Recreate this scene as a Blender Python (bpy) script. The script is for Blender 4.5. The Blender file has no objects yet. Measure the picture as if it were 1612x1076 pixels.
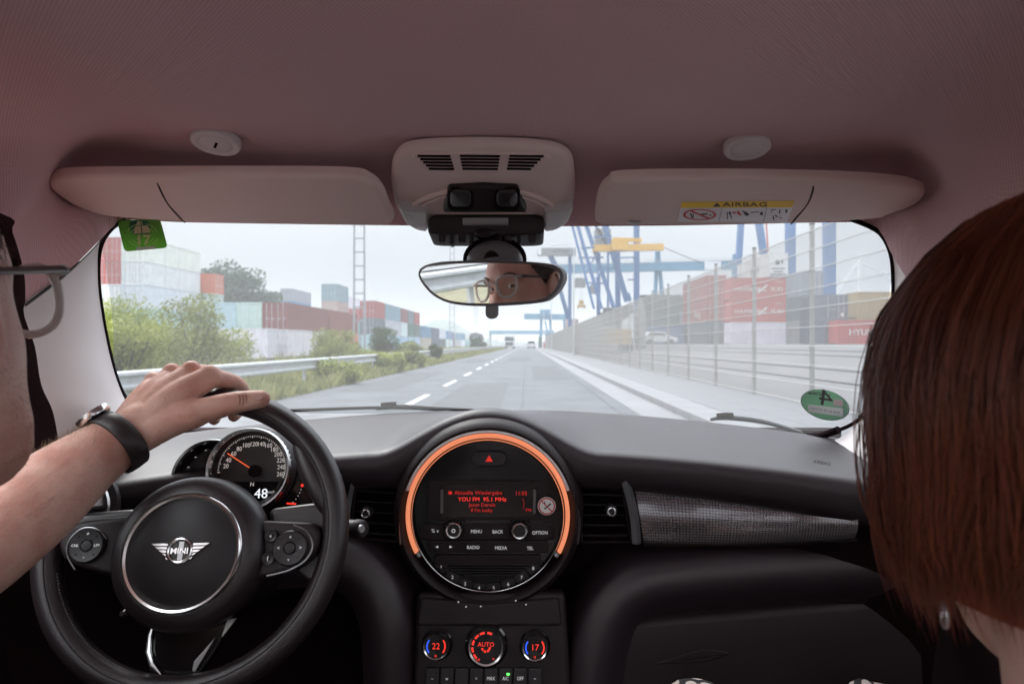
import bpy, bmesh, math, random
from mathutils import Vector, Matrix, noise
from math import sin, cos, pi, radians as R
random.seed(7)
S = bpy.context.scene
# ---------------------------------------------------------------- camera
F, VX, VY, EYE = 1000.0, 830.0, 541.0, 1.2
cd = bpy.data.cameras.new('camera'); cam = bpy.data.objects.new('camera', cd)
S.collection.objects.link(cam); S.camera = cam
cam.location = (0, 0, EYE); cam.rotation_euler = (pi/2, 0, 0)
cd.sensor_width = 36; cd.lens = 36*F/1612; cd.shift_x = -24/1612; cd.shift_y = 3/1612
cd.clip_start = .02; cd.clip_end = 5000
cd.dof.use_dof = True; cd.dof.focus_distance = .80; cd.dof.aperture_fstop = 8.5
# ---------------------------------------------------------------- sky, sun, exposure
w = bpy.data.worlds.new('World'); S.world = w; w.use_nodes = True
nt = w.node_tree; bg = nt.nodes['Background']
sky = nt.nodes.new('ShaderNodeTexSky'); sky.sky_type = 'NISHITA'; sky.sun_disc = False
sky.sun_elevation = R(52); sky.sun_rotation = R(-35); sky.dust_density = 6; sky.ozone_density = 1; sky.air_density = 1
hs = nt.nodes.new('ShaderNodeHueSaturation'); hs.inputs['Saturation'].default_value = .35
tc = nt.nodes.new('ShaderNodeTexCoord'); nz = nt.nodes.new('ShaderNodeTexNoise')
nz.inputs['Scale'].default_value = 2.2; nz.inputs['Detail'].default_value = 5
cr = nt.nodes.new('ShaderNodeValToRGB'); cr.color_ramp.elements[0].position = .3; cr.color_ramp.elements[1].position = .75
cr.color_ramp.elements[0].color = (6.4, 6.7, 7.1, 1); cr.color_ramp.elements[1].color = (8.3, 8.5, 8.7, 1)
mx = nt.nodes.new('ShaderNodeMix'); mx.data_type = 'RGBA'; mx.inputs[0].default_value = .95
L = nt.links.new
L(sky.outputs[0], hs.inputs['Color']); L(tc.outputs['Generated'], nz.inputs['Vector']); L(nz.outputs[0], cr.inputs[0])
# overcast luminance: the sky overhead is about two and a half times as bright as at the horizon
sx = nt.nodes.new('ShaderNodeSeparateXYZ'); gz = nt.nodes.new('ShaderNodeMapRange'); gz.inputs[1].default_value = 0; gz.inputs[2].default_value = 1
gz.interpolation_type = 'SMOOTHSTEP'; gz.inputs[3].default_value = .365; gz.inputs[4].default_value = 2.7; gm = nt.nodes.new('ShaderNodeMix'); gm.data_type = 'RGBA'; gm.blend_type = 'MULTIPLY'; gm.inputs[0].default_value = 1
L(tc.outputs['Generated'], sx.inputs[0]); L(sx.outputs[2], gz.inputs[0]); L(mx.outputs[2], gm.inputs[6]); L(gz.outputs[0], gm.inputs[7])
L(hs.outputs[0], mx.inputs[6]); L(cr.outputs[0], mx.inputs[7]); L(gm.outputs[2], bg.inputs[0])
bg.inputs[1].default_value = .10
sd = bpy.data.lights.new('sun', 'SUN'); sd.energy = 1.3; sd.angle = R(20); sd.color = (1, .95, .88)
sun = bpy.data.objects.new('sun', sd); S.collection.objects.link(sun)
sun.rotation_euler = (R(38), 0, R(-145))
S.view_settings.view_transform = 'Standard'; S.view_settings.look = 'None'
S.view_settings.gamma = 1; S.view_settings.use_curve_mapping = False
S.view_settings.exposure = 1.38
S.cycles.use_denoising = True; S.cycles.max_bounces = 10; S.cycles.transparent_max_bounces = 24
S.cycles.volume_bounces = 1; S.cycles.caustics_reflective = False; S.cycles.caustics_refractive = False
S.cycles.sample_clamp_indirect = 6
# ---------------------------------------------------------------- helpers
C = S.collection
def U(px, py, d): return Vector(((px-VX)*d/F, d, EYE-(py-VY)*d/F))
class Pl:
    """a real plane: origin o, in-plane axes ex, ey, normal n"""
    def __init__(s, o, ex, ey):
        s.o = Vector(o); s.ex = Vector(ex).normalized(); s.n = s.ex.cross(Vector(ey)).normalized(); s.ey = s.n.cross(s.ex)
    def __call__(s, px, py, h=0):
        r = Vector(((px-VX)/F, 1, -(py-VY)/F)); c = Vector((0, 0, EYE))
        return c + r*((s.o+s.n*h-c).dot(s.n)/r.dot(s.n))
    def at(s, u, v, h=0): return s.o+s.ex*u+s.ey*v+s.n*h
    def uv(s, p): q = Vector(p)-s.o; return q.dot(s.ex), q.dot(s.ey)
    def M(s, u=0, v=0, h=0, a=0):
        m = Matrix((s.ex, s.ey, s.n)).transposed().to_4x4(); m.translation = s.at(u, v, h)
        return m @ Matrix.Rotation(a, 4, 'Z')
def catmull(P, n=6, closed=False):
    P = [Vector(p) for p in P]; N = len(P); out = []
    for i in range(N if closed else N-1):
        if closed: a, b, c, d = P[(i-1) % N], P[i], P[(i+1) % N], P[(i+2) % N]
        else: a, b, c, d = P[max(i-1, 0)], P[i], P[i+1], P[min(i+2, N-1)]
        for k in range(n):
            t = k/n
            out.append(.5*((2*b)+(c-a)*t+(2*a-5*b+4*c-d)*t*t+(3*b-a-3*c+d)*t**3))
    if not closed: out.append(P[-1])
    return out
def lerpl(tab, x):
    if x <= tab[0][0]: return tab[0][1:]
    for a, b in zip(tab, tab[1:]):
        if x <= b[0]:
            t = (x-a[0])/(b[0]-a[0]); t = t*t*(3-2*t)*.35+t*.65
            return [p+(q-p)*t for p, q in zip(a[1:], b[1:])]
    return tab[-1][1:]
def rrect(w_, h_, r, n=5):
    o = []
    for cx, cy, a0 in ((w_/2-r, h_/2-r, 0), (-w_/2+r, h_/2-r, 90), (-w_/2+r, -h_/2+r, 180), (w_/2-r, -h_/2+r, 270)):
        for k in range(n+1): a = R(a0+90*k/n); o.append((cx+r*cos(a), cy+r*sin(a)))
    return o
def circle(r, n=32, cx=0, cy=0, ry=None): return [(cx+r*cos(2*pi*k/n), cy+(ry or r)*sin(2*pi*k/n)) for k in range(n)]
def rnd(P, r, n=4):
    """round the corners of a closed 2-D polygon"""
    o = []; N = len(P)
    for i in range(N):
        a, b, c = (Vector(P[(i+k-1) % N]) for k in range(3))
        u, v = (a-b), (c-b); rr = min(r, u.length*.45, v.length*.45)
        p, q = b+u.normalized()*rr, b+v.normalized()*rr
        for k in range(n+1):
            t = k/n; o.append(tuple(p*(1-t)**2+b*2*t*(1-t)+q*t*t))
    return o
class MB:
    def __init__(s): s.v = []; s.f = []; s.uv = {}
    def add(s, vs, fs):
        k = len(s.v); s.v += [Vector(v) for v in vs]; s.f += [[i+k for i in f] for f in fs]; return s
    def box(s, c, d, M=None):
        x, y, z = d[0]/2, d[1]/2, d[2]/2; c = Vector(c)
        vs = [c+Vector((a*x, b*y, e*z)) for a in (-1, 1) for b in (-1, 1) for e in (-1, 1)]
        if M: vs = [M @ v for v in vs]
        return s.add(vs, [(0, 1, 3, 2), (4, 6, 7, 5), (0, 4, 5, 1), (2, 3, 7, 6), (0, 2, 6, 4), (1, 5, 7, 3)])
    def beam(s, p, q, a, b=None, up=(0, 0, 1)):
        p, q = Vector(p), Vector(q); b = b or a; t = (q-p).normalized(); up = Vector(up)
        if abs(t.dot(up)) > .98: up = Vector((0, 1, 0))
        x = t.cross(up).normalized(); y = x.cross(t)
        vs = [e+x*i*a/2+y*j*b/2 for e in (p, q) for i, j in ((-1, -1), (1, -1), (1, 1), (-1, 1))]
        return s.add(vs, [(3, 2, 1, 0), (4, 5, 6, 7), (0, 1, 5, 4), (1, 2, 6, 5), (2, 3, 7, 6), (3, 0, 4, 7)])
    def grid(s, rows, close_u=False, close_v=False, flip=False):
        m, n = len(rows), len(rows[0]); k = len(s.v)
        for r in rows: s.v += [Vector(p) for p in r]
        for i in range(m if close_v else m-1):
            for j in range(n if close_u else n-1):
                q = [k+i*n+j, k+i*n+(j+1) % n, k+((i+1) % m)*n+(j+1) % n, k+((i+1) % m)*n+j]
                s.f.append(q[::-1] if flip else q)
                if not close_u and not close_v:
                    us = [(j/(n-1), i/(m-1)), ((j+1)/(n-1), i/(m-1)), ((j+1)/(n-1), (i+1)/(m-1)), (j/(n-1), (i+1)/(m-1))]
                    s.uv[len(s.f)-1] = us[::-1] if flip else us
        return s
    def tube(s, P, r, n=8, closed=False, sx=1, sy=1, up=None):
        P = [Vector(p) for p in P]; N = len(P); rs = list(r) if hasattr(r, '__len__') else [r]*N
        t0 = (P[1]-P[0]).normalized(); x = t0.orthogonal().normalized() if up is None else (Vector(up)-t0*t0.dot(Vector(up))).normalized()
        rows = []
        for i in range(N):
            a = P[(i-1) % N] if closed or i else P[i]; b = P[(i+1) % N] if closed or i < N-1 else P[i]
            t = (b-a).normalized(); x = (x-t*x.dot(t)).normalized(); y = t.cross(x)
            rows.append([P[i]+(x*cos(2*pi*k/n)*sx+y*sin(2*pi*k/n)*sy)*rs[i] for k in range(n)])
        k = len(s.v); s.grid(rows, close_u=True, close_v=closed)
        if not closed:
            s.f.append([k+i for i in range(n)][::-1]); s.f.append([k+(N-1)*n+i for i in range(n)])
        return s
    def lathe(s, prof, n=32, M=None, a0=0, a1=2*pi):
        full = abs(a1-a0-2*pi) < 1e-6; m = n if full else n+1
        rows = [[(r*cos(a0+(a1-a0)*k/n), r*sin(a0+(a1-a0)*k/n), z) for k in range(m)] for r, z in prof]
        rows = [[(M @ Vector(p) if M else Vector(p)) for p in r] for r in rows]
        k = len(s.v); s.grid(rows, close_u=full)
        for j, (r, z) in ((0, prof[0]), (len(prof)-1, prof[-1])):
            if r > 1e-5 and full and j and r < .35*max(q[0] for q in prof): s.f.append([k+j*m+i for i in range(m)])
        return s
    def ball(s, c, r, n=16, M=None):
        r = r if hasattr(r, '__len__') else (r, r, r); c = Vector(c); rows = []
        for i in range(n//2+1):
            t = pi*i/(n//2); t = min(max(t, 1e-3), pi-1e-3)
            rows.append([Vector((r[0]*sin(t)*cos(2*pi*k/n), r[1]*sin(t)*sin(2*pi*k/n), -r[2]*cos(t))) for k in range(n)])
        rows = [[c+(M @ p if M else p) for p in q] for q in rows]
        return s.grid(rows, close_u=True)
    def slab(s, out, n, th, bev=0, seg=3, back=True, dome=0):
        """closed outline (3-D points, counter-clockwise seen against n) as a solid with a rounded front edge"""
        P = [Vector(p) for p in out]; n = Vector(n).normalized(); N = len(P)
        area = Vector((0, 0, 0))
        for i in range(N): area += P[i].cross(P[(i+1) % N])
        if area.dot(n) < 0: P.reverse()
        ins = []
        for i in range(N):
            e1 = (P[i]-P[i-1]); e2 = (P[(i+1) % N]-P[i])
            if e1.length < 1e-9: e1 = e2
            if e2.length < 1e-9: e2 = e1
            m = n.cross(e1.normalized())+n.cross(e2.normalized())
            m = m.normalized() if m.length > 1e-6 else n.cross(e1).normalized(); ins.append(m)
        rows = [[p-n*th for p in P]]
        if bev:
            for k in range(seg+1):
                a = pi/2*k/seg
                rows.append([P[i]+ins[i]*bev*(1-cos(a))-n*bev*(1-sin(a)) for i in range(N)])
            if not dome: rows.append([P[i]+ins[i]*bev*1.12 for i in range(N)])
        else: rows.append(P)
        k = len(s.v); s.grid(rows, close_u=True)
        top = [k+(len(rows)-1)*N+i for i in range(N)]
        if dome:
            c = sum(rows[-1], Vector())/N; prev = len(rows)-1
            for q in (.75, .5, .25):
                rows2 = [c+(p-c)*q+n*dome*(1-q*q) for p in rows[-1]]; k2 = len(s.v); s.v += rows2
                for i in range(N): s.f.append([top[i], top[(i+1) % N], k2+(i+1) % N, k2+i])
                top = [k2+i for i in range(N)]
            s.v.append(c+n*dome)
            for i in range(N): s.f.append([top[i], top[(i+1) % N], len(s.v)-1])
        else: s.f.append(top)
        if back: s.f.append([k+i for i in range(N)][::-1])
        return s
    def mesh(s, name, smooth=40):
        me = bpy.data.meshes.new(name); me.from_pydata([tuple(v) for v in s.v], [], s.f)
        if s.uv:
            ul = me.uv_layers.new(name='UVMap')
            for fi, us in s.uv.items():
                p = me.polygons[fi]
                for li, u in zip(p.loop_indices, us): ul.data[li].uv = u
        me.validate(); me.update()
        if smooth:
            me.shade_smooth(); me.set_sharp_from_angle(angle=R(smooth))
        return me
    def build(s, name, mat, parent=None, smooth=40, **kw):
        return obj(name, s.mesh(name, smooth), mat, parent, **kw)
def world_of(o):
    m = o.matrix_basis.copy()
    if o.parent: m = world_of(o.parent) @ o.matrix_parent_inverse @ m
    return m
def obj(name, me, mat, parent=None, local=False, **kw):
    o = bpy.data.objects.new(name, me); C.objects.link(o)
    if mat is not None and me is not None and hasattr(me, 'materials') and not me.materials: me.materials.append(mat)
    if parent is not None:
        o.parent = parent
        if not local: o.matrix_parent_inverse = world_of(parent).inverted()
    for k, v in kw.items(): o[k] = v
    return o
def thing(name, label, cat, loc=(0, 0, 0), group=None, rot=0):
    o = bpy.data.objects.new(name, None); C.objects.link(o); o.location = loc; o.rotation_euler = (0, 0, rot)
    o.empty_display_size = .1
    return tag(o, label, cat, group)
def tag(o, label, cat, group=None):
    o['label'] = label; o['category'] = cat
    if group: o['group'] = group
    return o
def struct(name, mb, mat, smooth=40): return mb.build(name, mat, None, smooth, kind='structure')
_fc = {}
def text(name, s_, size, M, mat, parent, ext=.0002, mirror=False, align='CENTER', sx=1, local=False, bold=0):
    cu = bpy.data.curves.new(name, 'FONT'); cu.body = s_; cu.size = size; cu.align_x = align; cu.align_y = 'CENTER'; cu.extrude = ext
    cu.resolution_u = 2; cu.offset = bold
    t = bpy.data.objects.new(name, cu); C.objects.link(t)
    bpy.context.view_layer.update()
    me = bpy.data.meshes.new_from_object(t.evaluated_get(bpy.context.evaluated_depsgraph_get()))
    bpy.data.objects.remove(t); bpy.data.curves.remove(cu)
    me.transform(M @ Matrix.Diagonal((-sx if mirror else sx, 1, 1, 1))); me.name = name
    me.materials.clear()
    return obj(name, me, mat, parent, local=local)
# ---------------------------------------------------------------- materials
def mat(name, col, rough=.5, metal=0, bump=0, bscale=200, var=0, vscale=20, emit=None, es=1, spec=.5, coat=0, sss=0, trans=0, objcol=False, thru=0, bdist=.0005, weave=0, sheen=0):
    m = bpy.data.materials.new(name); m.use_nodes = True; t = m.node_tree; b = t.nodes['Principled BSDF']; l = t.links.new
    b.inputs['Base Color'].default_value = (*col, 1); b.inputs['Roughness'].default_value = rough; b.inputs['Metallic'].default_value = metal
    b.inputs['Specular IOR Level'].default_value = spec; b.inputs['Coat Weight'].default_value = coat
    if sheen: b.inputs['Sheen Weight'].default_value = sheen
    if sss: b.inputs['Subsurface Weight'].default_value = sss; b.inputs['Subsurface Radius'].default_value = (.012, .005, .003); b.inputs['Subsurface Scale'].default_value = .5
    if emit: b.inputs['Emission Color'].default_value = (*emit, 1); b.inputs['Emission Strength'].default_value = es*.55
    tcn = t.nodes.new('ShaderNodeTexCoord')
    if var or objcol:
        n = t.nodes.new('ShaderNodeTexNoise'); n.inputs['Scale'].default_value = vscale; n.inputs['Detail'].default_value = 6; n.inputs['Roughness'].default_value = .65
        l(tcn.outputs['Object'], n.inputs['Vector'])
        r = t.nodes.new('ShaderNodeMapRange'); r.inputs[1].default_value = .3; r.inputs[2].default_value = .7
        r.inputs[3].default_value = 1-var; r.inputs[4].default_value = 1+var; l(n.outputs[0], r.inputs[0])
        x = t.nodes.new('ShaderNodeMix'); x.data_type = 'RGBA'; x.blend_type = 'MULTIPLY'; x.inputs[0].default_value = 1
        x.inputs[6].default_value = (*col, 1); l(r.outputs[0], x.inputs[7]); l(x.outputs[2], b.inputs['Base Color'])
        if objcol:
            oi = t.nodes.new('ShaderNodeObjectInfo'); l(oi.outputs['Color'], x.inputs[6])
            # rust and grime streaks down the steel
            mp = t.nodes.new('ShaderNodeMapping'); mp.inputs['Scale'].default_value = (1.2, 1.2, .12); l(tcn.outputs['Object'], mp.inputs[0])
            n2 = t.nodes.new('ShaderNodeTexNoise'); n2.inputs['Scale'].default_value = 2.5; n2.inputs['Detail'].default_value = 8; l(mp.outputs[0], n2.inputs[0])
            r2 = t.nodes.new('ShaderNodeMapRange'); r2.inputs[1].default_value = .58; r2.inputs[2].default_value = .78; r2.inputs[4].default_value = .55; l(n2.outputs[0], r2.inputs[0])
            y = t.nodes.new('ShaderNodeMix'); y.data_type = 'RGBA'; l(r2.outputs[0], y.inputs[0]); l(x.outputs[2], y.inputs[6]); y.inputs[7].default_value = (.16, .10, .07, 1)
            l(y.outputs[2], b.inputs['Base Color'])
    if thru:
        tr = t.nodes.new('ShaderNodeBsdfTranslucent'); tr.inputs[0].default_value = (*col, 1); ms = t.nodes.new('ShaderNodeMixShader'); ms.inputs[0].default_value = thru
        l(b.outputs[0], ms.inputs[1]); l(tr.outputs[0], ms.inputs[2]); l(ms.outputs[0], t.nodes['Material Output'].inputs[0])
    if bump:
        n = t.nodes.new('ShaderNodeTexNoise'); n.inputs['Scale'].default_value = bscale; n.inputs['Detail'].default_value = 3; l(tcn.outputs['Object'], n.inputs['Vector'])
        bp = t.nodes.new('ShaderNodeBump'); bp.inputs['Strength'].default_value = bump; bp.inputs['Distance'].default_value = bdist
        l(n.outputs[0], bp.inputs['Height']); l(bp.outputs[0], b.inputs['Normal'])
    if weave:
        mp = t.nodes.new('ShaderNodeMapping'); mp.inputs['Rotation'].default_value = (0, 0, R(45)); l(tcn.outputs['Object'], mp.inputs[0])
        w1 = t.nodes.new('ShaderNodeTexWave'); w1.inputs['Scale'].default_value = weave; w1.bands_direction = 'X'; l(mp.outputs[0], w1.inputs[0])
        w2 = t.nodes.new('ShaderNodeTexWave'); w2.inputs['Scale'].default_value = weave; w2.bands_direction = 'Y'; l(mp.outputs[0], w2.inputs[0])
        mm = t.nodes.new('ShaderNodeMath'); mm.operation = 'MULTIPLY'; l(w1.outputs[1], mm.inputs[0]); l(w2.outputs[1], mm.inputs[1])
        bp = t.nodes.new('ShaderNodeBump'); bp.inputs['Strength'].default_value = .5; bp.inputs['Distance'].default_value = .0012
        l(mm.outputs[0], bp.inputs['Height']); l(bp.outputs[0], b.inputs['Normal'])
        r = t.nodes.new('ShaderNodeMapRange'); r.inputs[3].default_value = .84; r.inputs[4].default_value = 1.18; l(mm.outputs[0], r.inputs[0])
        x = t.nodes.new('ShaderNodeMix'); x.data_type = 'RGBA'; x.blend_type = 'MULTIPLY'; x.inputs[0].default_value = 1; x.inputs[6].default_value = (*col, 1)
        l(r.outputs[0], x.inputs[7]); l(x.outputs[2], b.inputs['Base Color'])
    return m
def leafmat(name, a, b_):
    m = bpy.data.materials.new(name); m.use_nodes = True; t = m.node_tree; b = t.nodes['Principled BSDF']; l = t.links.new
    tcn = t.nodes.new('ShaderNodeTexCoord'); n = t.nodes.new('ShaderNodeTexNoise'); n.inputs['Scale'].default_value = 1.7; n.inputs['Detail'].default_value = 4
    l(tcn.outputs['Object'], n.inputs[0]); r = t.nodes.new('ShaderNodeValToRGB'); r.color_ramp.elements[0].position = .35; r.color_ramp.elements[1].position = .65
    r.color_ramp.elements[0].color = (*a, 1); r.color_ramp.elements[1].color = (*b_, 1); l(n.outputs[0], r.inputs[0]); l(r.outputs[0], b.inputs['Base Color'])
    b.inputs['Roughness'].default_value = .6
    tr = t.nodes.new('ShaderNodeBsdfTranslucent'); l(r.outputs[0], tr.inputs[0]); ms = t.nodes.new('ShaderNodeMixShader'); ms.inputs[0].default_value = .3
    l(b.outputs[0], ms.inputs[1]); l(tr.outputs[0], ms.inputs[2]); l(ms.outputs[0], t.nodes['Material Output'].inputs[0])
    return m
def glassmat(name, tint=(.93, .96, .95), refl=.08, veil_mix=0):
    m = bpy.data.materials.new(name); m.use_nodes = True; t = m.node_tree; l = t.links.new
    t.nodes.remove(t.nodes['Principled BSDF']); out = t.nodes['Material Output']
    a = t.nodes.new('ShaderNodeBsdfTransparent'); a.inputs[0].default_value = (*tint, 1)
    g = t.nodes.new('ShaderNodeBsdfGlossy'); g.inputs['Roughness'].default_value = .0
    fr = t.nodes.new('ShaderNodeLayerWeight'); fr.inputs[0].default_value = .12
    mm = t.nodes.new('ShaderNodeMath'); mm.operation = 'MULTIPLY'; mm.inputs[1].default_value = refl*4; l(fr.outputs['Fresnel'], mm.inputs[0])
    x = t.nodes.new('ShaderNodeMixShader'); l(mm.outputs[0], x.inputs[0]); l(a.outputs[0], x.inputs[1]); l(g.outputs[0], x.inputs[2])
    if veil_mix:  # pale haze veil put into the glass as a translucent share
        df = t.nodes.new('ShaderNodeBsdfTranslucent'); df.inputs[0].default_value = (.8, .8, .8, 1)
        y = t.nodes.new('ShaderNodeMixShader'); y.inputs[0].default_value = veil_mix; l(x.outputs[0], y.inputs[1]); l(df.outputs[0], y.inputs[2]); x = y
    l(x.outputs[0], out.inputs[0]); return m
# ================================================================ OUTSIDE
asphalt = mat('asphalt', (.10, .105, .115), .85, var=.28, vscale=.9, bump=.3, bscale=300, bdist=.002)
concrete = mat('concrete', (.21, .21, .22), .85, var=.12, vscale=.7)
paving = mat('paving', (.17, .17, .18), .85, var=.12, vscale=1.5)
soil = mat('soil', (.16, .15, .10), .95, var=.3, vscale=.8)
patchm = mat('asphalt_repair', (.083, .087, .095), .9, var=.2, vscale=3)
yardmat = mat('yard_concrete', (.17, .165, .17), .85, var=.15, vscale=.4)
paint = mat('road_paint', (.62, .62, .62), .7, var=.2, vscale=6)
galv = mat('galvanised_steel', (.50, .52, .54), .45, .3, var=.12, vscale=4)
mast_m = mat('grey_steel', (.30, .31, .33), .6)
crane_blue = mat('crane_blue_paint', (.035, .135, .33), .5, var=.15, vscale=.5)
girder_blue = mat('pale_blue_paint', (.07, .23, .36), .55, var=.15, vscale=.4)
yellow_m = mat('yellow_paint', (.62, .36, .04), .5, var=.1, vscale=1)
white_m = mat('white_paint', (.70, .71, .72), .5, var=.08, vscale=2)
red_m = mat('red_paint', (.45, .06, .05), .5)
dark_m = mat('dark_steel', (.035, .037, .042), .5)
greysteel = mat('weathered_grey', (.25, .26, .26), .7, var=.2, vscale=.6)
glass_dark = mat('vehicle_glass', (.03, .04, .05), .08)
rubber = mat('rubber', (.02, .02, .02), .8)
boxpaint = mat('container_paint', (.5, .5, .5), .6, objcol=True, var=.14, vscale=.9)
bark = mat('bark', (.09, .065, .05), .9, var=.3, vscale=6)
leaf_olive = leafmat('olive_leaves', (.12, .15, .035), (.28, .30, .08))
leaf_green = leafmat('green_leaves', (.03, .07, .02), (.10, .16, .05))
leaf_dark = leafmat('dark_leaves', (.02, .05, .025), (.06, .11, .05))
leaf_lime = leafmat('lime_leaves', (.16, .21, .04), (.36, .38, .09))
grass_m = leafmat('grass_blades', (.14, .16, .05), (.36, .35, .13))
lettering_w = mat('white_lettering', (.68, .66, .64), .6)
lettering_d = mat('dark_lettering', (.05, .055, .06), .6)

def sheet(name, x0, x1, y0, y1, z, m, z1=None, ny=1):
    z1 = z if z1 is None else z1
    return struct(name, MB().grid([[(x0, y0+(y1-y0)*i/ny, z), (x1, y0+(y1-y0)*i/ny, z1)] for i in range(ny+1)]), m, 0)
struct('ground', MB().grid([[(-900, -300, -.05), (900, -300, -.05)], [(-900, 2500, -.05), (900, 2500, -.05)]]), soil, 0)
road = sheet('road', -5.35, 1.9, -60, 900, 0, asphalt)
for i, (x0, x1, y0, y1) in enumerate(((-1.9, -.5, 9, 19), (.2, 1.5, 21, 34), (-4.9, -3.4, 16, 27), (-1.5, .3, 44, 60), (-4.6, -2.9, 40, 52))):
    pp = [(x, y, .003) for x, y in rnd([(x0, y0), (x1, y0+.15), (x1-.05, y1), (x0+.06, y1-.2)], .15)]
    MB().add(pp, [list(range(len(pp)))]).build('asphalt_patch', patchm, road, 0)
for x0, y0, y1 in ((-.12, 4, 400), (1.62, 4, 400)):
    MB().grid([[(x0+.05*noise.noise((0, y*.4, x0)), y, .0035), (x0+.028+.05*noise.noise((0, y*.4, x0)), y, .0035)] for y in [y0+(y1-y0)*(k/120)**2 for k in range(121)]]).build('tar_joint', dark_m, road, 0)
for k in range(34):
    y = 6.5+5.8*k
    MB().grid([[(-2.42, y, .004), (-2.28, y, .004)], [(-2.42, y+2.7, .004), (-2.28, y+2.7, .004)]]).build('lane_marking', paint, road, 0)
sheet('gutter', 1.9, 2.55, -60, 900, .004, concrete)
kerb = struct('kerb', MB().box((2.84, 480, .06), (.58, 840, .12)), concrete, 0)
kme = MB().slab([(x, y, 0) for x, y in rrect(.57, .985, .02, 2)], (0, 0, 1), .12, .012).mesh('kerb_stone')
for k in range(64):
    o = obj('kerb_stone', kme, concrete, kerb); o.location = (2.84, -3.5+k, .12+random.uniform(-.002, .002))
walk = sheet('pavement', 3.13, 4.95, -60, 900, .11, paving)
pvm = MB().slab([(x, y, 0) for x, y in rrect(.594, .594, .006, 1)], (0, 0, 1), .02, .004, seg=1).mesh('paving_slab')
for k in range(38):
    for j in range(3):
        o = obj('paving_slab', pvm, paving, walk); o.location = (3.43+.6*j, 5.3+.6*k, .122+random.uniform(-.0015, .0015))
# the quay yard behind the fence lies about a metre higher than the road
yard = struct('quay_yard', MB().grid([[(x, y, z) for x, z in ((4.95, .10), (6, .16), (10, .62), (14, 1.05), (18, 1.15), (60, 1.15), (400, 1.15))] for y in (-60, 900)]), yardmat, 60)
for x, z in ((7.2, .31), (8.6, .47), (11.2, .76), (12.6, .91)):
    MB().box((x, 420, z), (.07, 960, .03)).build('crane_rail', dark_m, yard, 0)
sheet('rail_yard', -60, -12, -60, 900, .01, concrete)
for k in range(4):
    struct('rail_track', MB().box((-12.8-1.45*(k % 2)-5*(k//2), 420, .09), (.07, 960, .14)), dark_m, 0)
# low hills far off
def hill(name, pts, d, depth, m):
    top = catmull([U(px, py, d) for px, py in pts], 6)
    rows = [[Vector((p.x, p.y-depth, -1)) for p in top], [Vector((p.x, p.y-depth*.4, p.z*.6)) for p in top],
            [p+Vector((0, 0, 1.6*noise.noise(p*.13)+.8*noise.noise(p*.5))) for p in top], [Vector((p.x, p.y+depth, -1)) for p in top]]
    return struct(name, MB().grid(rows), m, 60)
hill('hills', [(560, 538), (640, 520), (690, 503), (718, 509), (748, 526), (790, 536), (860, 538)], 760, 90, mat('wooded_hill', (.05, .09, .06), .9, var=.4, vscale=.15))

# ---------------------------------------------------------------- vegetation
def leaves(mb, c, r, n, size, rng, flat=.0):
    for _ in range(n):
        while True:
            p = Vector((rng.uniform(-1, 1), rng.uniform(-1, 1), rng.uniform(-1, 1)))
            if .35 < p.length < 1: break
        q = Vector(c)+Vector((p.x*r[0], p.y*r[1], p.z*r[2])); a = Vector((rng.gauss(0, 1), rng.gauss(0, 1), rng.gauss(0, 1))).normalized()
        b = a.orthogonal().normalized(); e = a.cross(b); s = size*rng.uniform(.6, 1.3)
        mb.add([q-b*s, q+e*s*.5, q+b*s, q-e*s*.5], [(0, 1, 2, 3)])
def plant(name, label, cat, base, h, wd, m, seed, clumps=9, per=130, leaf=.09, trunk=True, group=None, top=0):
    rng = random.Random(seed); t = thing(name, label, cat, base, group); b = Vector(base)
    mb = MB(); st = MB(); z0 = h*.35 if trunk else h*.2
    for k in range(clumps):
        a = rng.uniform(0, 2*pi); rr = wd*.5*math.sqrt(rng.random())*.75; z = rng.uniform(z0, h*.86)
        sh = 1-.5*abs(z/h-.5); c = b+Vector((rr*cos(a)*sh, rr*sin(a)*sh, z)); cr_ = wd*rng.uniform(.16, .27)
        leaves(mb, c, (cr_, cr_, cr_*.75), per, leaf, rng)
        st.tube([b+Vector((0, 0, h*.05)), b+(c-b)*.5+Vector((rng.uniform(-.1, .1)*wd*.3, 0, 0)), c], [h*.022, h*.012, h*.004], 5)
    if trunk: st.tube([b, b+Vector((.02*h, 0, h*.3)), b+Vector((0, .02*h, h*.7))], [h*.03, h*.024, h*.008], 7)
    st.build('trunk' if trunk else 'stem', bark, t); mb.build('crown' if trunk else 'foliage', m, t, 0)
    return t
plant('tree', 'broad leafy tree rising behind the orange container at far left', 'tree', (-52.5, 112, 0), 16.4, 11.5, leaf_dark, 3, 26, 260, .38)
plant('tree', 'lower rounded tree to the right of the broad one, behind the pale containers', 'tree', (-47.5, 114, 0), 11.5, 7, leaf_dark, 4, 14, 220, .36)
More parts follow.
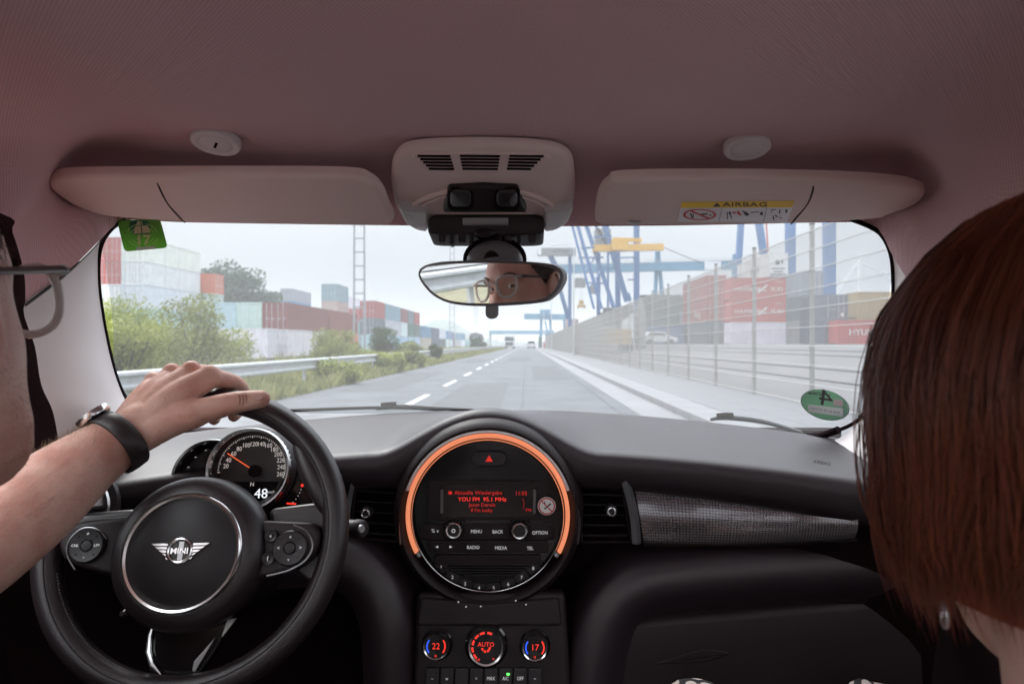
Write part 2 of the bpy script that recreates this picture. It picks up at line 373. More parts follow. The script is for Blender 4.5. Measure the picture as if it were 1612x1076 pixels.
SH = [  # px, base d, x, h, w, mat, label
 (-11.2, 21, 2.9, 2.6, leaf_olive, 'tall olive bush in front of the white container by the hand'),
 (-9.3, 14.5, 2.2, 2.1, leaf_lime, 'bushy lime green shrub behind the guard rail just above the hand'),
 (-12.8, 18.5, 2.3, 3, leaf_lime, 'wide lime green bush beside the left windscreen edge'),
 (-10.8, 14.8, 1.6, 2.6, leaf_lime, 'low lime green bush nearest the left windscreen pillar'),
 (-10.9, 17.6, 1.7, 3.2, leaf_olive, 'spreading olive bush between the two lime green ones'),
 (-13.4, 27, 2.0, 3.2, leaf_lime, 'pale lime bush at the foot of the white sideways container'),
 (-9.4, 35, 1.3, 2.6, leaf_lime, 'low lime shrub below the second brown container'),
 (-14.6, 24, 2.9, 3.4, leaf_lime, 'pale olive bush under the near stack of white containers'),
 (-8.6, 27.5, 1.5, 2.2, leaf_olive, 'small olive shrub in front of the lower brown container'),
 (-9.2, 30.5, 1.9, 2, leaf_olive, 'olive shrub at the foot of the first lattice mast'),
 (-9.6, 43, 2.5, 1.9, leaf_green, 'upright shrub behind the rail below the pale grey container'),
 (-8.8, 47, 1.3, 1.9, leaf_olive, 'low spreading shrub behind the rail right of the upright one'),
 (-7.2, 93, 2.1, 2.2, leaf_dark, 'dark shrub at the far end of the guard rail'),
 (-5.8, 26.5, .75, 1.3, leaf_lime, 'lime weeds at the road edge in front of the rail, nearest clump'),
 (-5.75, 32, .8, 1.2, leaf_olive, 'olive weeds at the road edge in front of the rail, second clump'),
 (-5.9, 41, 1.35, .8, leaf_green, 'tall thin green weed in front of the rail'),
 (-5.7, 19, .6, 1.3, leaf_lime, 'bright low weeds beside the road just right of the thumb'),
]
for i, (x, y, h, wd, m, lb) in enumerate(SH):
    plant('shrub', lb, 'shrub', (x, y, 0), h, wd*1.1, m, 20+i, 20, 260, .042+.0006*y, False, 'shrubs along the guard rail')
def grass(name, x0, x1, y0, y1, n, h, seed):
    rng = random.Random(seed); mb = MB()
    for _ in range(n):
        y = y0+(y1-y0)*rng.random()**1.8; x = rng.uniform(x0, x1); hh = h*rng.uniform(.4, 1.4)*(1+.8*noise.noise((x*.7, y*.35, 0)))
        if hh < .03: continue
        a = rng.uniform(0, pi); s = .012+.0011*y; d = Vector((cos(a), sin(a), 0))*s; p = Vector((x, y, 0)); ln = Vector((rng.gauss(0, .35)*hh, rng.gauss(0, .35)*hh, hh))
        mb.add([p-d, p+d, p+ln*.55+d*.7, p+ln], [(0, 1, 2, 3)])
    mb.build(name, grass_m, None, 0, kind='stuff')
grass('grass', -6.9, -5.3, 5, 150, 26000, .28, 1)
grass('scrub', -12, -6.6, 5, 150, 26000, .5, 2)

# ---------------------------------------------------------------- guard rail
gr = thing('guard_rail', 'long double-wave galvanised guard rail along the left road verge', 'guard rail', (-6.3, 4, 0))
prof = [(-.02, -.16), (.04, -.135), (.045, -.09), (-.02, -.05), (-.02, .05), (.045, .09), (.04, .135), (-.02, .16)]
MB().grid([[(-6.22+a, y, .62+b) for a, b in prof] for y in (-8, 40, 100, 190)]).grid([[(-6.235+a, y, .62+b) for a, b in prof] for y in (-8, 40, 100, 190)], flip=True).build('beam', galv, gr, 30)
pm = MB().box((0, 0, .38), (.07, .11, .76)).box((.05, 0, .62), (.06, .1, .2)).mesh('post', 0)
for k in range(48):
    o = obj('post', pm, galv, gr); o.location = (-6.32, -6+4*k, 0)

# ---------------------------------------------------------------- containers
CW, CH = 2.44, 2.59
def cont_meshes(Lc):
    """corrugated shell with corner posts, and one door leaf with its locking bars; origin at the door end, floor level"""
    mb = MB(); n = int(Lc/.28); xs = CW/2
    def corr(a, b, up, out):
        rows = [[], []]; a, b = Vector(a), Vector(b); out = Vector(out)
        for k in range(n):
            for t, o_ in ((0, 0), (.3, 0), (.45, 1), (.85, 1)):
                q = a+(b-a)*(k+t)/n - out*.036*o_; rows[0].append(q); rows[1].append(q+Vector(up))
        rows[0].append(b); rows[1].append(b+Vector(up)); return rows
    g = .1
    mb.grid(corr((xs-.02, g, .14), (xs-.02, Lc-g, .14), (0, 0, CH-.26), (1, 0, 0)))
    mb.grid(corr((-xs+.02, g, .14), (-xs+.02, Lc-g, .14), (0, 0, CH-.26), (-1, 0, 0)), flip=True)
    mb.grid([[(-xs+.03, 0.05, CH-.02), (xs-.03, .05, CH-.02)], [(-xs+.03, Lc-.03, CH-.02), (xs-.03, Lc-.03, CH-.02)]])
    mb.grid([[(-xs+.03, Lc-.03, .1), (xs-.03, Lc-.03, .1)], [(-xs+.03, Lc-.03, CH-.05), (xs-.03, Lc-.03, CH-.05)]])
    mb.grid([[(-xs+.03, .05, .12), (xs-.03, .05, .12)], [(-xs+.03, Lc-.03, .12), (xs-.03, Lc-.03, .12)]], flip=True)
    for sx in (-1, 1):
        for y in (.06, Lc-.06): mb.box((sx*(xs-.06), y, CH/2), (.12, .12, CH))
        mb.box((sx*(xs-.04), Lc/2, .08), (.08, Lc-.24, .14)); mb.box((sx*(xs-.04), Lc/2, CH-.06), (.08, Lc-.24, .1))
    mb.box((0, .06, CH-.07), (CW-.24, .11, .13)); mb.box((0, .06, .08), (CW-.24, .11, .15))
    shell = mb.mesh('shell', 0)
    d = MB(); d.box((0, .085, CH/2), (1.08, .04, CH-.32))
    for z in (.45, .95, 1.5, 2.05): d.box((0, .062, z), (1.0, .012, .3))
    door = d.mesh('door', 0)
    r = MB()
    for x in (-.28, .22):
        r.tube([(x, .03, .12), (x, .03, CH-.12)], .022, 6)
        for z in (.2, 1.0, 2.35): r.box((x, .04, z), (.11, .04, .07))
        r.box((x+.14, .03, 1.05), (.3, .03, .05))
    return shell, door, r.mesh('locking_bars', 0)
CM = {12: cont_meshes(12.19), 6: cont_meshes(6.06)}
COL = dict(white=(.60, .62, .64), pale=(.45, .50, .53), grey=(.27, .30, .32), teal=(.20, .34, .34), lightteal=(.40, .52, .54), brown=(.20, .055, .045),
           red=(.36, .06, .055), maroon=(.22, .06, .065), navy=(.035, .065, .12), blue=(.07, .18, .32), lightblue=(.36, .50, .60), orange=(.52, .16, .07),
           green=(.045, .15, .10), pink=(.46, .36, .33), tan=(.42, .27, .13), darkgreen=(.07, .11, .09), rust=(.42, .075, .055), slate=(.12, .15, .18))
ordn = ['bottom', 'second', 'third', 'fourth', 'topmost fifth']
def container(col, x, y, tier, L_=12, rot=0, label='', group=None, z0=0, hs=1.0, doors=True, frame=None):
    """x, y: middle of the door end"""
    t = thing('shipping_container', label, 'container', (x, y, z0+tier*CH*hs), group, rot)
    t.scale = (1, 1, hs); sh, dr, lb = CM[L_]; c = (*[min(1, v*random.uniform(.9, 1.1)) for v in COL[col]], 1)
    for me, nm, px in ((sh, 'shell', 0), (dr, 'door', -.55), (dr, 'door', .55)) if doors else ((sh, 'shell', 0),):
        o = obj(nm, me, boxpaint, t, True); o.color = c; o.location = (px, 0, 0)
        if nm == 'door': b = obj('locking_bars', lb, galv, o, True)
    return t
GL, GRT = 'containers stacked in the yard left of the road', 'containers stacked on the quay right of the road'
def stack(x, y, cols, where, L_=12, group=GL, **k):
    for i, c in enumerate(cols):
        if c: container(c, x, y, i, L_, label=f"{c.replace('light', 'light ').replace('dark', 'dark ')} shipping container, {ordn[i]} level {where}", group=group, **k)
X1 = -23-CW/2
stack(X1, 61, ['white', 'brown'], 'in the first door-on stack left of the road')
stack(X1-2.5, 61, ['white', 'lightteal'], 'directly left of the brown door-on container')
stack(X1-5, 61, ['white', 'lightteal'], 'two places left of the brown door-on container')
container('white', -23.2, 58, 0, 6, R(90), 'plain white container lying sideways behind the tall olive bush', GL)
stack(X1, 74, ['orange', 'brown'], 'behind the brown door-on container')
stack(X1-2.6, 74, [None, 'brown'], 'half hidden behind the brown door-on stack')
stack(X1, 88.3, ['lightteal'], 'below the first lattice mast', 6)
stack(X1, 96.6, ['teal', 'slate', 'red'], 'in the stack with the red container on top', 6)
stack(X1, 103.2, ['lightblue', 'pale', 'teal'], 'right behind the stack topped with red')
stack(X1, 116, ['lightblue', 'white', 'maroon'], 'topped by a maroon box', 6)
stack(X1, 123, ['lightblue', 'green', 'slate'], 'where a green box stands in the middle', 6)
stack(X1, 130, ['lightblue', 'darkgreen', 'red'], 'in the last three-high stack of the row', 6)
stack(X1, 140, ['pink', 'blue'], 'with a blue box over a pink one')
stack(X1, 153.5, ['navy', 'navy'], 'of the all navy stack in the distance')
stack(X1, 167, ['darkgreen', 'white'], 'beyond the all navy stack')
for k in range(9): stack(X1-(k % 3)*1.2, 182+13.2*k, [random.choice(['white', 'lightblue', 'maroon', 'teal', 'pale']), random.choice(['pale', 'maroon', 'blue', 'white'])][:1+(k*7 % 3 > 0)], f'of hazy far stack {["one", "two", "three", "four", "five", "six", "seven", "eight", "nine"][k]} by the second mast')
stack(X1-6, 97, ['pale', 'grey', 'pink', 'teal'], 'behind the first mast, tallest there', 6)
stack(X1-8, 118, ['white', 'teal', 'rust'], 'in the back row left of the green box', 6)
stack(X1-9, 150, ['white', 'pale', 'maroon'], 'in the back row above the blue box')
stack(X1-9, 176, ['white', 'pale', 'pale'], 'in the back row beside the hill')
XA = -42.3-CW/2
stack(XA, 70, ['pale', 'lightblue', 'white', 'white', 'white'], 'of the tall white stack by the left pillar')
stack(XA-2.5, 70, ['grey', 'pale', 'white', 'rust', 'rust'], 'of the red-topped column at the left pillar')
stack(XA-5, 70, ['grey', 'pale', 'rust', 'white', 'white'], 'of the column hidden furthest behind the pillar')
for i, c in enumerate(['pale', 'lightblue', 'pale', 'orange']):
    container(c, -40.7, 84, i, 12, R(90), f'{c} container, {ordn[i]} level, lying sideways behind the tall white stack', GL)
stack(-51.3, 135, ['white', 'grey', 'grey', 'blue', 'grey'], 'of the far stack with a blue box under grey')
stack(-54, 135, ['white', 'grey', 'grey', 'blue', None], 'left of the far stack topped with grey', 12)
stack(-57.5, 136, ['white', 'grey', 'white', 'white'], 'of the far white stack right of the trees')
stack(-60.2, 136, ['white', 'grey', 'white', 'white'], 'of the far white stack touching the trees')
stack(-45.3, 155, ['white', 'grey', 'pale', 'white', 'white'], 'of the far stack standing alone left of the mast')
stack(-47.9, 155, ['white', 'grey', 'pale', 'white', 'white'], 'just left of the far lone stack')
# quay side
ZY, HC = 1.15, 2.9/CH
def word(s_, x, y, z, size, m=None, sx=1.0, sub=None):
    M_ = Matrix.Translation((x, y, z)) @ Matrix.Rotation(pi/2, 4, 'X'); return text('lettering', s_, size, M_, m or lettering_w, sub, .004, sx=sx)
def side_word(s_, x, y, z, size, m, sub, sx=1, right=True):
    M_ = Matrix.Translation((x, y, z)) @ Matrix.Rotation(R(90 if right else -90), 4, 'Z') @ Matrix.Rotation(pi/2, 4, 'X'); return text('lettering', s_, size, M_, m, sub, .004, sx=sx)
xr = 22.6+CW/2
for i, (c, lb) in enumerate((('slate', 'dark slate container at the bottom under the two red ones, door end on'), ('rust', 'red container with white lettering, middle of the quay stack right of the pale mesh'), ('rust', 'faded red container on top of the door-on quay stack'))):
    t = container(c, xr, 80, i, 12, 0, lb, GRT, ZY, HC)
    if i == 1: side_word('Hapag', 22.57, 84.5, ZY+2.9+1.1, 1.25, lettering_w, t, right=False)
for i, (c, lb) in enumerate((('white', 'long white container on the ground below the two lettered red ones'), ('rust', 'lower of the two red containers lettered HAMBURG SÜD'), ('rust', 'upper of the two red containers lettered HAMBURG SÜD'))):
    t = container(c, 28.5, 70+CW/2, i, 6, R(90), lb, GRT, ZY, 2.45/CH)
    if i: word('HAMBURG  SÜD', 25.5, 69.965, ZY+2.45*i+1.15, .62, sub=t, sx=1.2); MB().add([(25.3, 69.96, ZY+2.45*i+.8), (25.45, 69.96, ZY+2.45*i+.72), (26.5, 69.96, ZY+2.45*i+1.6), (26.3, 69.96, ZY+2.45*i+1.66)], [(0, 1, 2, 3)]).build('emblem', lettering_w, t, 0); word('HSDU', 27.8, 69.965, ZY+2.45*i+2.0, .3, sub=t)
for i, c in enumerate(('grey', 'pale', 'grey')): container(c, 30.8+CW/2, 81, i, 12, 0, f'{c} container, {ordn[i]} level under the white reefer on the quay', GRT, ZY, HC)
t = container('white', 30.8+CW/2, 81, 3, 12, 0, 'white refrigerated container on top, its cooling machinery facing the road', GRT, ZY, HC, doors=False)
zz = ZY+3*2.9
MB().box((32.02, 81.05, zz+1.5), (2.2, .06, 2.5)).build('end_wall', white_m, t, 0)
MB().box((31.9, 80.98, zz+1.75), (.5, .06, .55)).box((32.5, 80.98, zz+1.8), (.22, .06, .4)).build('fan', dark_m, t, 0)
for q, wd in ((.95, 1.6), (.55, 1.1), (.2, 2.0)): MB().box((32.0, 80.98, zz+q), (wd, .06, .12)).build('grille', dark_m, t, 0)
side_word('TEXCO', 30.77, 86, zz+1.3, 1.0, lettering_d, t, right=False)
for i, c in enumerate(('grey', 'slate', 'grey')): container(c, 32.6+CW/2, 75.2, i, 6, 0, f'weathered {c} container, {ordn[i]} level in the stack behind the grey post', GRT, ZY, HC)
for i in range(2):
    t = container('slate', 30.9+CW/2, 66, i, 6, 0, f'dark slate blue container, {ordn[i]} level right of the grey stack', GRT, ZY)
    if i: MB().box((32.7, 65.93, ZY+CH*i+.5), (.35, .02, .35), None).build('emblem', lettering_w, t, 0)
t = container('rust', 37.3, 64+CW/2, 0, 6, R(90), 'red container lettered HYUNDAI beside the passenger hair', GRT, ZY, .95); word('HYUNDAI', 34.4, 63.96, ZY+1.2, .9, sub=t)
for i, c in enumerate(('tan', 'tan')): container(c, 42.4, 70+CW/2, i, 6, R(90), f'tan container, {ordn[i]} level, at the right edge of the windscreen', GRT, ZY, HC)
for i, c in enumerate(('navy', 'darkgreen', 'darkgreen')): container(c, 24.0, 100+CW/2, i, 6, R(90), f'{c.replace("dark", "dark ")} container, {ordn[i]} level, seen through the mesh left of the red stack', GRT, ZY)
for i, c in enumerate(('slate', 'grey', 'darkgreen')): container(c, 30.6, 102+CW/2, i, 6, R(90), f'{c.replace("dark", "dark ")} container, {ordn[i]} level, behind the red stack on the quay', GRT, ZY)
t = container('blue', 21.9, 90, 0, 6, R(90), 'blue container with white letters on the ground just left of the red stack', GRT, ZY); word('NYK', 18.5, 90-CW/2-.03, ZY+1.4, 1.1, sub=t)
container('red', 9.3, 130, 0, 6, 0, 'small red container far off behind the mesh fence by the pole', GRT, 1.15); container('pink', 9.3, 130, 1, 6, 0, 'faded pink container on top, far off behind the mesh fence', GRT, 1.15)
container('pink', 8.5, 150, 0, 12, 0, 'faded pink container furthest along the mesh fence', GRT, 1.15)

# ---------------------------------------------------------------- lattice masts beside the railway
def mast_mesh(h):
    mb = MB()
    for x in (-.36, .36): mb.beam((x, 0, 0), (x*.8, 0, h), .07, .09)
    leg = mb.mesh('upright', 0); return leg
MH = 19
up = [MB().beam((x, 0, 0), (x*.8, 0, MH), .10, .13).mesh('upright', 0) for x in (-.36, .36)]
rung = MB().box((0, 0, 0), (.66, .08, .08)).mesh('rung', 0); foot = MB().box((0, 0, .2), (1.1, .7, .4)).mesh('footing', 0)
arm = MB().beam((0, 0, MH-.6), (-3.4, 0, MH-.1), .08).beam((0, 0, MH-2.2), (-3.4, 0, MH-.2), .06).mesh('bracket', 0)
ML = ['nearest lattice mast, rising beside the brown containers', 'second lattice mast, directly under the mirror', 'third lattice mast further down the railway', 'fourth lattice mast in the haze', 'fifth and faintest lattice mast']
for k, (x, y) in enumerate(((-11, 41.6), (-11, 93), (-11, 136), (-11, 183), (-11, 230))):
    t = thing('catenary_mast', ML[k], 'mast', (x, y, 0), 'masts along the railway')
    for u in up: obj('upright', u, mast_m, t, True)
    for z in range(1, 21): o = obj('rung', rung, mast_m, t, True); o.location = (0, 0, .9*z)
    obj('footing', foot, concrete, t, True); obj('bracket', arm, mast_m, t, True)
# lamp posts on the pavement
lp = MB().tube([(0, 0, 0), (0, 0, 3), (0, 0, 10.6)], [.1, .085, .05], 10).mesh('pole'); la = MB().tube([(0, 0, 10.5), (-.5, 0, 10.9), (-1.6, 0, 11.0)], [.045, .04, .035], 8).mesh('arm')
lh = MB().slab([(x-1.9, y, 10.95) for x, y in rrect(.7, .26, .1)], (0, 0, 1), .1, .04).mesh('lamp_head'); lb_ = MB().tube([(0, 0, 0), (0, 0, .35)], [.2, .16], 10).mesh('base')
for k, lb in enumerate(('nearest white lamp post, at the mesh fence', 'second white lamp post along the fence', 'third white lamp post along the fence', 'furthest white lamp post in the haze')):
    t = thing('lamp_post', lb, 'lamp post', (4.62, 63+58*k, .11), 'lamp posts along the pavement')
    for me, nm in ((lp, 'pole'), (la, 'arm'), (lh, 'lamp_head'), (lb_, 'base')): obj(nm, me, galv, t, True)
# ---------------------------------------------------------------- mesh fence
wirem = mat('fence_wire', (.34, .33, .315), .6); postm = mat('fence_post', (.33, .33, .325), .6)
wireh = mat('pale_fence_wire', (.50, .50, .49), .5)
PW, FH = 2.8, 3.05
FO = 'first second third fourth fifth sixth seventh eighth ninth tenth eleventh twelfth thirteenth fourteenth fifteenth'.split()
wires = [MB().tube([(0, 0, z), (0, PW, z)], .008, 4).tube([(.014, 0, z), (.014, PW, z)], .008, 4).mesh('horizontal_wire') for z in [.06+.33*k for k in range(10)]]
vm = MB()
for k in range(56): vm.beam((.007, .05*k, .03), (.007, .05*k, FH), .005, .005)
vmesh = vm.mesh('vertical_wires', 0); pmesh = MB().box((.05, 0, FH/2+.05), (.06, .065, FH+.1)).mesh('post', 0); cap = MB().box((.05, 0, FH+.115), (.07, .075, .03)).mesh('post_cap', 0)
for k in range(62):
    y = 2.6+PW*k
    lb = f"tall wire mesh fence panel, {FO[k]} from the car along the pavement" if k < len(FO) else 'mesh fence panel in the far run where the wires merge into a grey veil'
    t = thing('fence_panel', lb, 'fence', (4.88, y, .11), 'panels of the wire mesh fence')
    for m_ in wires: obj('horizontal_wire', m_, wireh, t, True)
    obj('vertical_wires', vmesh, wirem, t, True, kind='stuff')
    obj('post', pmesh, postm, t, True); obj('post_cap', cap, dark_m, t, True)
# ---------------------------------------------------------------- cranes
def bars(name, L_, m, parent, each=True):
    for a, b, wd in L_: MB().beam(a, b, wd).build(name, m, parent, 0)
cr1 = thing('gantry_crane', 'blue lattice quay crane with a yellow trolley beam right of the mirror', 'crane', U(965, 520, 95))
bars('leg', [(U(1002, 340, 98), U(1002, 540, 98), .8), (U(972, 390, 100), U(973, 540, 100), .75), (U(942, 398, 104), U(942, 540, 104), .6), (U(957, 340, 108), U(957, 540, 108), .35), (U(897, 400, 112), U(897, 540, 112), .6)], crane_blue, cr1)
bars('strut', [(U(897, 340, 90), U(935, 486, 90), .32), (U(905, 340, 92), U(947, 486, 92), .45), (U(918, 340, 94), U(966, 484, 94), .55), (U(944, 330, 96), U(987, 474, 96), .75), (U(930, 340, 99), U(962, 400, 99), .4),
              (U(868, 405, 112), U(897, 503, 112), .4), (U(878, 446, 114), U(893, 502, 114), .4), (U(866, 402, 112), U(880, 430, 112), .9), (U(985, 462, 96), U(989, 474, 96), 1.0)], crane_blue, cr1)
bars('tie', [(U(935, 373, 95), U(963, 372, 95), .25), (U(915, 391, 92), U(936, 389, 92), .25), (U(911, 406, 92), U(950, 405, 94), .22), (U(948, 422, 95), U(968, 422, 96), .25), (U(966, 406, 96), U(1000, 405, 98), .22), (U(923, 445, 91), U(952, 446, 94), .22),
            (U(920, 430, 92), U(945, 391, 94), .16), (U(930, 450, 92), U(948, 422, 94), .16), (U(988, 440, 98), U(1002, 440, 98), .2)], crane_blue, cr1)
bars('strut', [(U(870, 255, 90), U(897, 340, 90), .32), (U(880, 255, 92), U(905, 340, 92), .45), (U(890, 250, 94), U(918, 340, 94), .55), (U(918, 250, 96), U(944, 330, 96), .75)], crane_blue, cr1)
bars('upper_leg', [(U(1002, 230, 98), U(1002, 340, 98), .8), (U(957, 230, 108), U(957, 340, 108), .35)], crane_blue, cr1)
MB().box(U(935, 238, 96), (16, 10, 2.4)).build('portal_beam', crane_blue, cr1, 0)
yb = MB().beam(U(933, 391, 93), U(1044, 389, 93), .95).build('trolley_beam', yellow_m, cr1, 0)
MB().box(U(975, 386, 92), (2.2, 2, 1.6)).build('trolley', yellow_m, cr1, 0); MB().beam(U(965, 377, 93), U(1010, 378, 93), .55).build('upper_beam', yellow_m, cr1, 0)
MB().beam(U(1003, 380, 93), U(1003, 388, 93), .3).build('upper_support', yellow_m, cr1, 0)
MB().tube([U(1044, 389, 93), U(1075, 402, 93), U(1103, 413, 93)], .06, 5).build('cable', dark_m, cr1)
MB().box(U(948, 375, 100), (2.4, 2.4, 2.6)).build('winch_house', greysteel, cr1, 0)
sg = MB().box(U(879, 396, 111), (6, .6, 1.25)).build('sign_board', greysteel, cr1, 0)
o_ = U(882, 396, 111); word('NOTRM', o_.x, o_.y-.34, o_.z, .8, lettering_d, sub=cr1)
MB().beam(U(846, 402, 111), U(906, 402, 111), .25).beam(U(846, 394, 111), U(846, 402, 111), .12).build('walkway', mast_m, cr1, 0)
for (a, b, c_, d_) in ((905, 438, 921, 452), (928, 450, 940, 462)):
    p, q = U(a, b, 110), U(c_, d_, 110); MB().box((p+q)/2, (q.x-p.x, 1.8, p.z-q.z)).build('cabin', greysteel, cr1, 0)
sp = thing('container_spreader', 'small yellow spreader hanging from the blue crane', 'spreader', U(915, 478, 112))
MB().box(U(915, 482, 112), (1.4, 1.6, .35)).box(U(915, 476, 112), (.8, .9, .7)).build('frame', yellow_m, sp, 0)
MB().beam(U(915, 340, 112), U(915, 474, 112), .05).build('rope', mast_m, sp, 0)
for px in (910.5, 919.5): MB().beam(U(px, 482, 112), U(px+(px-915)*.2, 487, 112), .12).build('claw', yellow_m, sp, 0)
cr2 = thing('gantry_crane', 'long pale blue girder crossing the sky on an A-frame, behind the blue crane', 'crane', U(1040, 530, 130))
MB().beam(U(872, 424, 130), U(1162, 417, 130), 1.7).build('girder', girder_blue, cr2, 0)
for (a, b) in (((1034, 396), (1029, 540)), ((1036, 396), (1049, 540)), ((1156, 400), (1152, 540)), ((1158, 400), (1168, 540))): MB().beam(U(*a, 131), U(*b, 131), .7).build('leg', girder_blue, cr2, 0)
for z in (411, 408): MB().beam(U(872, z+5, 129), U(1162, z-2, 129), .06).build('handrail', mast_m, cr2, 0)
for k in range(26): px = 876+11*k; MB().beam(U(px, 418-.024*(px-872), 129), U(px, 411-.024*(px-872), 129), .05).build('handrail_post', mast_m, cr2, 0)
MB().box(U(1122, 418, 128.8), (3.3, .2, 1.7)).build('sign_board', white_m, cr2, 0)
cr3 = thing('gantry_crane', 'tall blue portal crane whose box legs pass behind the reefer at right', 'crane', U(1240, 530, 100))
for (a, b, wd) in (((1167, 340), (1161, 440), .85), ((1193, 340), (1202, 400), .95), ((1244, 330), (1244, 545), 1.25), ((1305, 330), (1306, 545), 1.5), ((1161, 440), (1160, 545), .85)): MB().beam(U(*a, 101), U(*b, 101), wd).build('leg', crane_blue, cr3, 0)
MB().box(U(1230, 210, 101), (24, 3, 2.6)).build('girder', crane_blue, cr3, 0)
MB().tube([U(1205, 330, 97), U(1209, 396, 97)], .12, 6).build('rope_guide', red_m, cr3)
for px in (1165, 1192, 1244, 1305):
    MB().beam(U(px, 335, 101), U(px, 215, 101), 1.0).build('upper_leg', crane_blue, cr3, 0)
cr4 = thing('gantry_crane', 'distant pale gantry crane standing across the road end', 'crane', U(856, 543, 210))
MB().beam(U(825, 498, 210), U(893, 499, 210), 1.9).build('girder', girder_blue, cr4, 0); MB().box(U(858, 492, 210), (3.4, 3, 2)).build('cabin', girder_blue, cr4, 0)
for a, b in ((852, 851), (866, 868), (888, 890)): MB().beam(U(a, 500, 210), U(b, 545, 210), .9).build('leg', girder_blue, cr4, 0)
MB().beam(U(858, 505, 210), U(866, 540, 210), .5).build('strut', girder_blue, cr4, 0)
br = thing('pipe_bridge', 'grey bridge spanning the road in the haze at its far end', 'bridge', U(830, 541, 330))
MB().beam(U(770, 523, 330), U(872, 523, 330), 2.2).build('deck', girder_blue, br, 0)
for px in (772, 800, 850, 870): MB().beam(U(px, 523, 330), U(px, 545, 330), 1.2).build('pier', mast_m, br, 0)
mt = thing('derrick_mast', 'thin white stayed mast far off at the right edge of the windscreen', 'mast', U(1353, 520, 160))
MB().beam(U(1353, 408, 160), U(1353, 545, 160), .5).build('mast', white_m, mt, 0)
for px, py in ((1290, 490), (1315, 465), (1402, 432), (1415, 445)): MB().tube([U(1351, 412, 160), U(px, py, 160)], .12, 5).build('stay', white_m, mt)
# weathered bollard-like vent behind the fence
MB().lathe([(.0, 0), (.5, 0), (.5, 2.6), (.42, 3.6), (.26, 4.3), (.12, 4.62), (0, 4.7)], 14, Matrix.Translation((10.7, 60, .75))).build('o', greysteel, None)
o = bpy.data.objects['o']; o.name = 'vent_stack'; tag(o, 'grey round-tipped vent stack poking up behind the mesh fence', 'vent')

# ---------------------------------------------------------------- vehicles
def wheels(t, pts, r, wd):
    for p in pts:
        M_ = Matrix.Translation(p) @ Matrix.Rotation(pi/2, 4, 'Y')
        o = MB().lathe([(r*.6, -wd/2), (r*.95, -wd/2), (r, -wd*.3), (r, wd*.3), (r*.95, wd/2), (r*.6, wd/2)], 18, M_).build('tyre', rubber, t)
        MB().lathe([(0, -wd*.4), (r*.6, -wd*.4), (r*.6, wd*.4), (0, wd*.4)], 14, M_).build('rim', galv, o)
t = thing('truck', 'white lorry coming the other way far down the road', 'truck', (-4.4, 156, 0))
MB().slab([(-4.4+x, 156, 1.9+z) for x, z in rrect(2.45, 2.9, .25)], (0, -1, 0), 2.1, .12).build('cab', white_m, t)
MB().box((-4.4, 163.5, 2.1), (2.5, 9.5, 3.1)).build('cargo_box', white_m, t, 0)
MB().slab([(-4.4+x, 155.97, 2.4+z) for x, z in rrect(2.1, .95, .12)], (0, -1, 0), .05, .01).build('windscreen', glass_dark, t)
MB().box((-4.4, 155.95, 1.25), (1.9, .1, .7)).build('grille', dark_m, t, 0); MB().box((-4.4, 155.93, .6), (2.4, .2, .35)).build('bumper', greysteel, t, 0)
for s_ in (-1, 1): MB().box((-4.4+s_*.95, 155.86, .62), (.35, .08, .18)).build('headlight', white_m, t, 0); MB().box((-4.4+s_*1.38, 156.2, 2.3), (.16, .2, .6)).build('mirror', dark_m, t, 0)
wheels(t, [(-5.35, 157, .5), (-3.45, 157, .5), (-5.35, 165, .5), (-3.45, 165, .5)], .5, .3)
t = thing('delivery_van', 'white van far ahead at the right side of the road', 'van', (1.0, 152, 0))
MB().slab([(1.0+x, 152, 1.15+z) for x, z in rrect(1.95, 1.75, .22)], (0, -1, 0), 4.8, .1).build('body', white_m, t)
MB().slab([(1.0+x, 151.97, 1.55+z) for x, z in rrect(1.5, .6, .08)], (0, -1, 0), .04, .01).build('rear_window', glass_dark, t)
for s_ in (-1, 1): MB().box((1.0+s_*.88, 151.95, 1.0), (.12, .06, .5)).build('tail_light', red_m, t, 0)
MB().box((1.0, 151.93, .42), (1.9, .16, .2)).build('bumper', dark_m, t, 0)
wheels(t, [(.15, 153, .34), (1.85, 153, .34), (.15, 156, .34), (1.85, 156, .34)], .34, .22)
t = thing('tank_wagon', 'round grey tank wagon on the tracks below the third mast', 'rail wagon', (-13.5, 163, 0))
MB().lathe([(0, -.5), (.8, -.42), (1.3, -.15), (1.5, .2), (1.5, 13), (1.3, 13.4), (0, 13.7)], 24, Matrix.Translation((-13.5, 163.5, 2.75)) @ Matrix.Rotation(-pi/2, 4, 'X')).build('tank', dark_m, t)
MB().box((-13.5, 170, 1.05), (2.6, 14, .35)).build('frame', dark_m, t, 0); MB().box((-13.5, 162.9, 2.6), (1.2, .1, .5)).build('plate', greysteel, t, 0)
for s_ in (-.75, .75): MB().lathe([(0, 0), (.18, 0), (.2, .3), (0, .3)], 10, Matrix.Translation((-13.5+s_, 162.8, 1.05)) @ Matrix.Rotation(-pi/2, 4, 'X')).build('buffer', dark_m, t)
wheels(t, [(-14.2, 165, .46), (-12.8, 165, .46), (-14.2, 175, .46), (-12.8, 175, .46)], .46, .14)
t = thing('reach_stacker', 'dark reach stacker cab showing over the mesh fence under the crane', 'vehicle', (7.6, 58, .35))
bz = .35
MB().box((7.9, 60, bz+1.5), (3.0, 6, 1.4)).build('body', yellow_m, t, 0)
cab = [(0, 0), (1.5, 0), (1.5, 1.15), (1.1, 1.75), (.25, 1.75), (0, 1.1)]
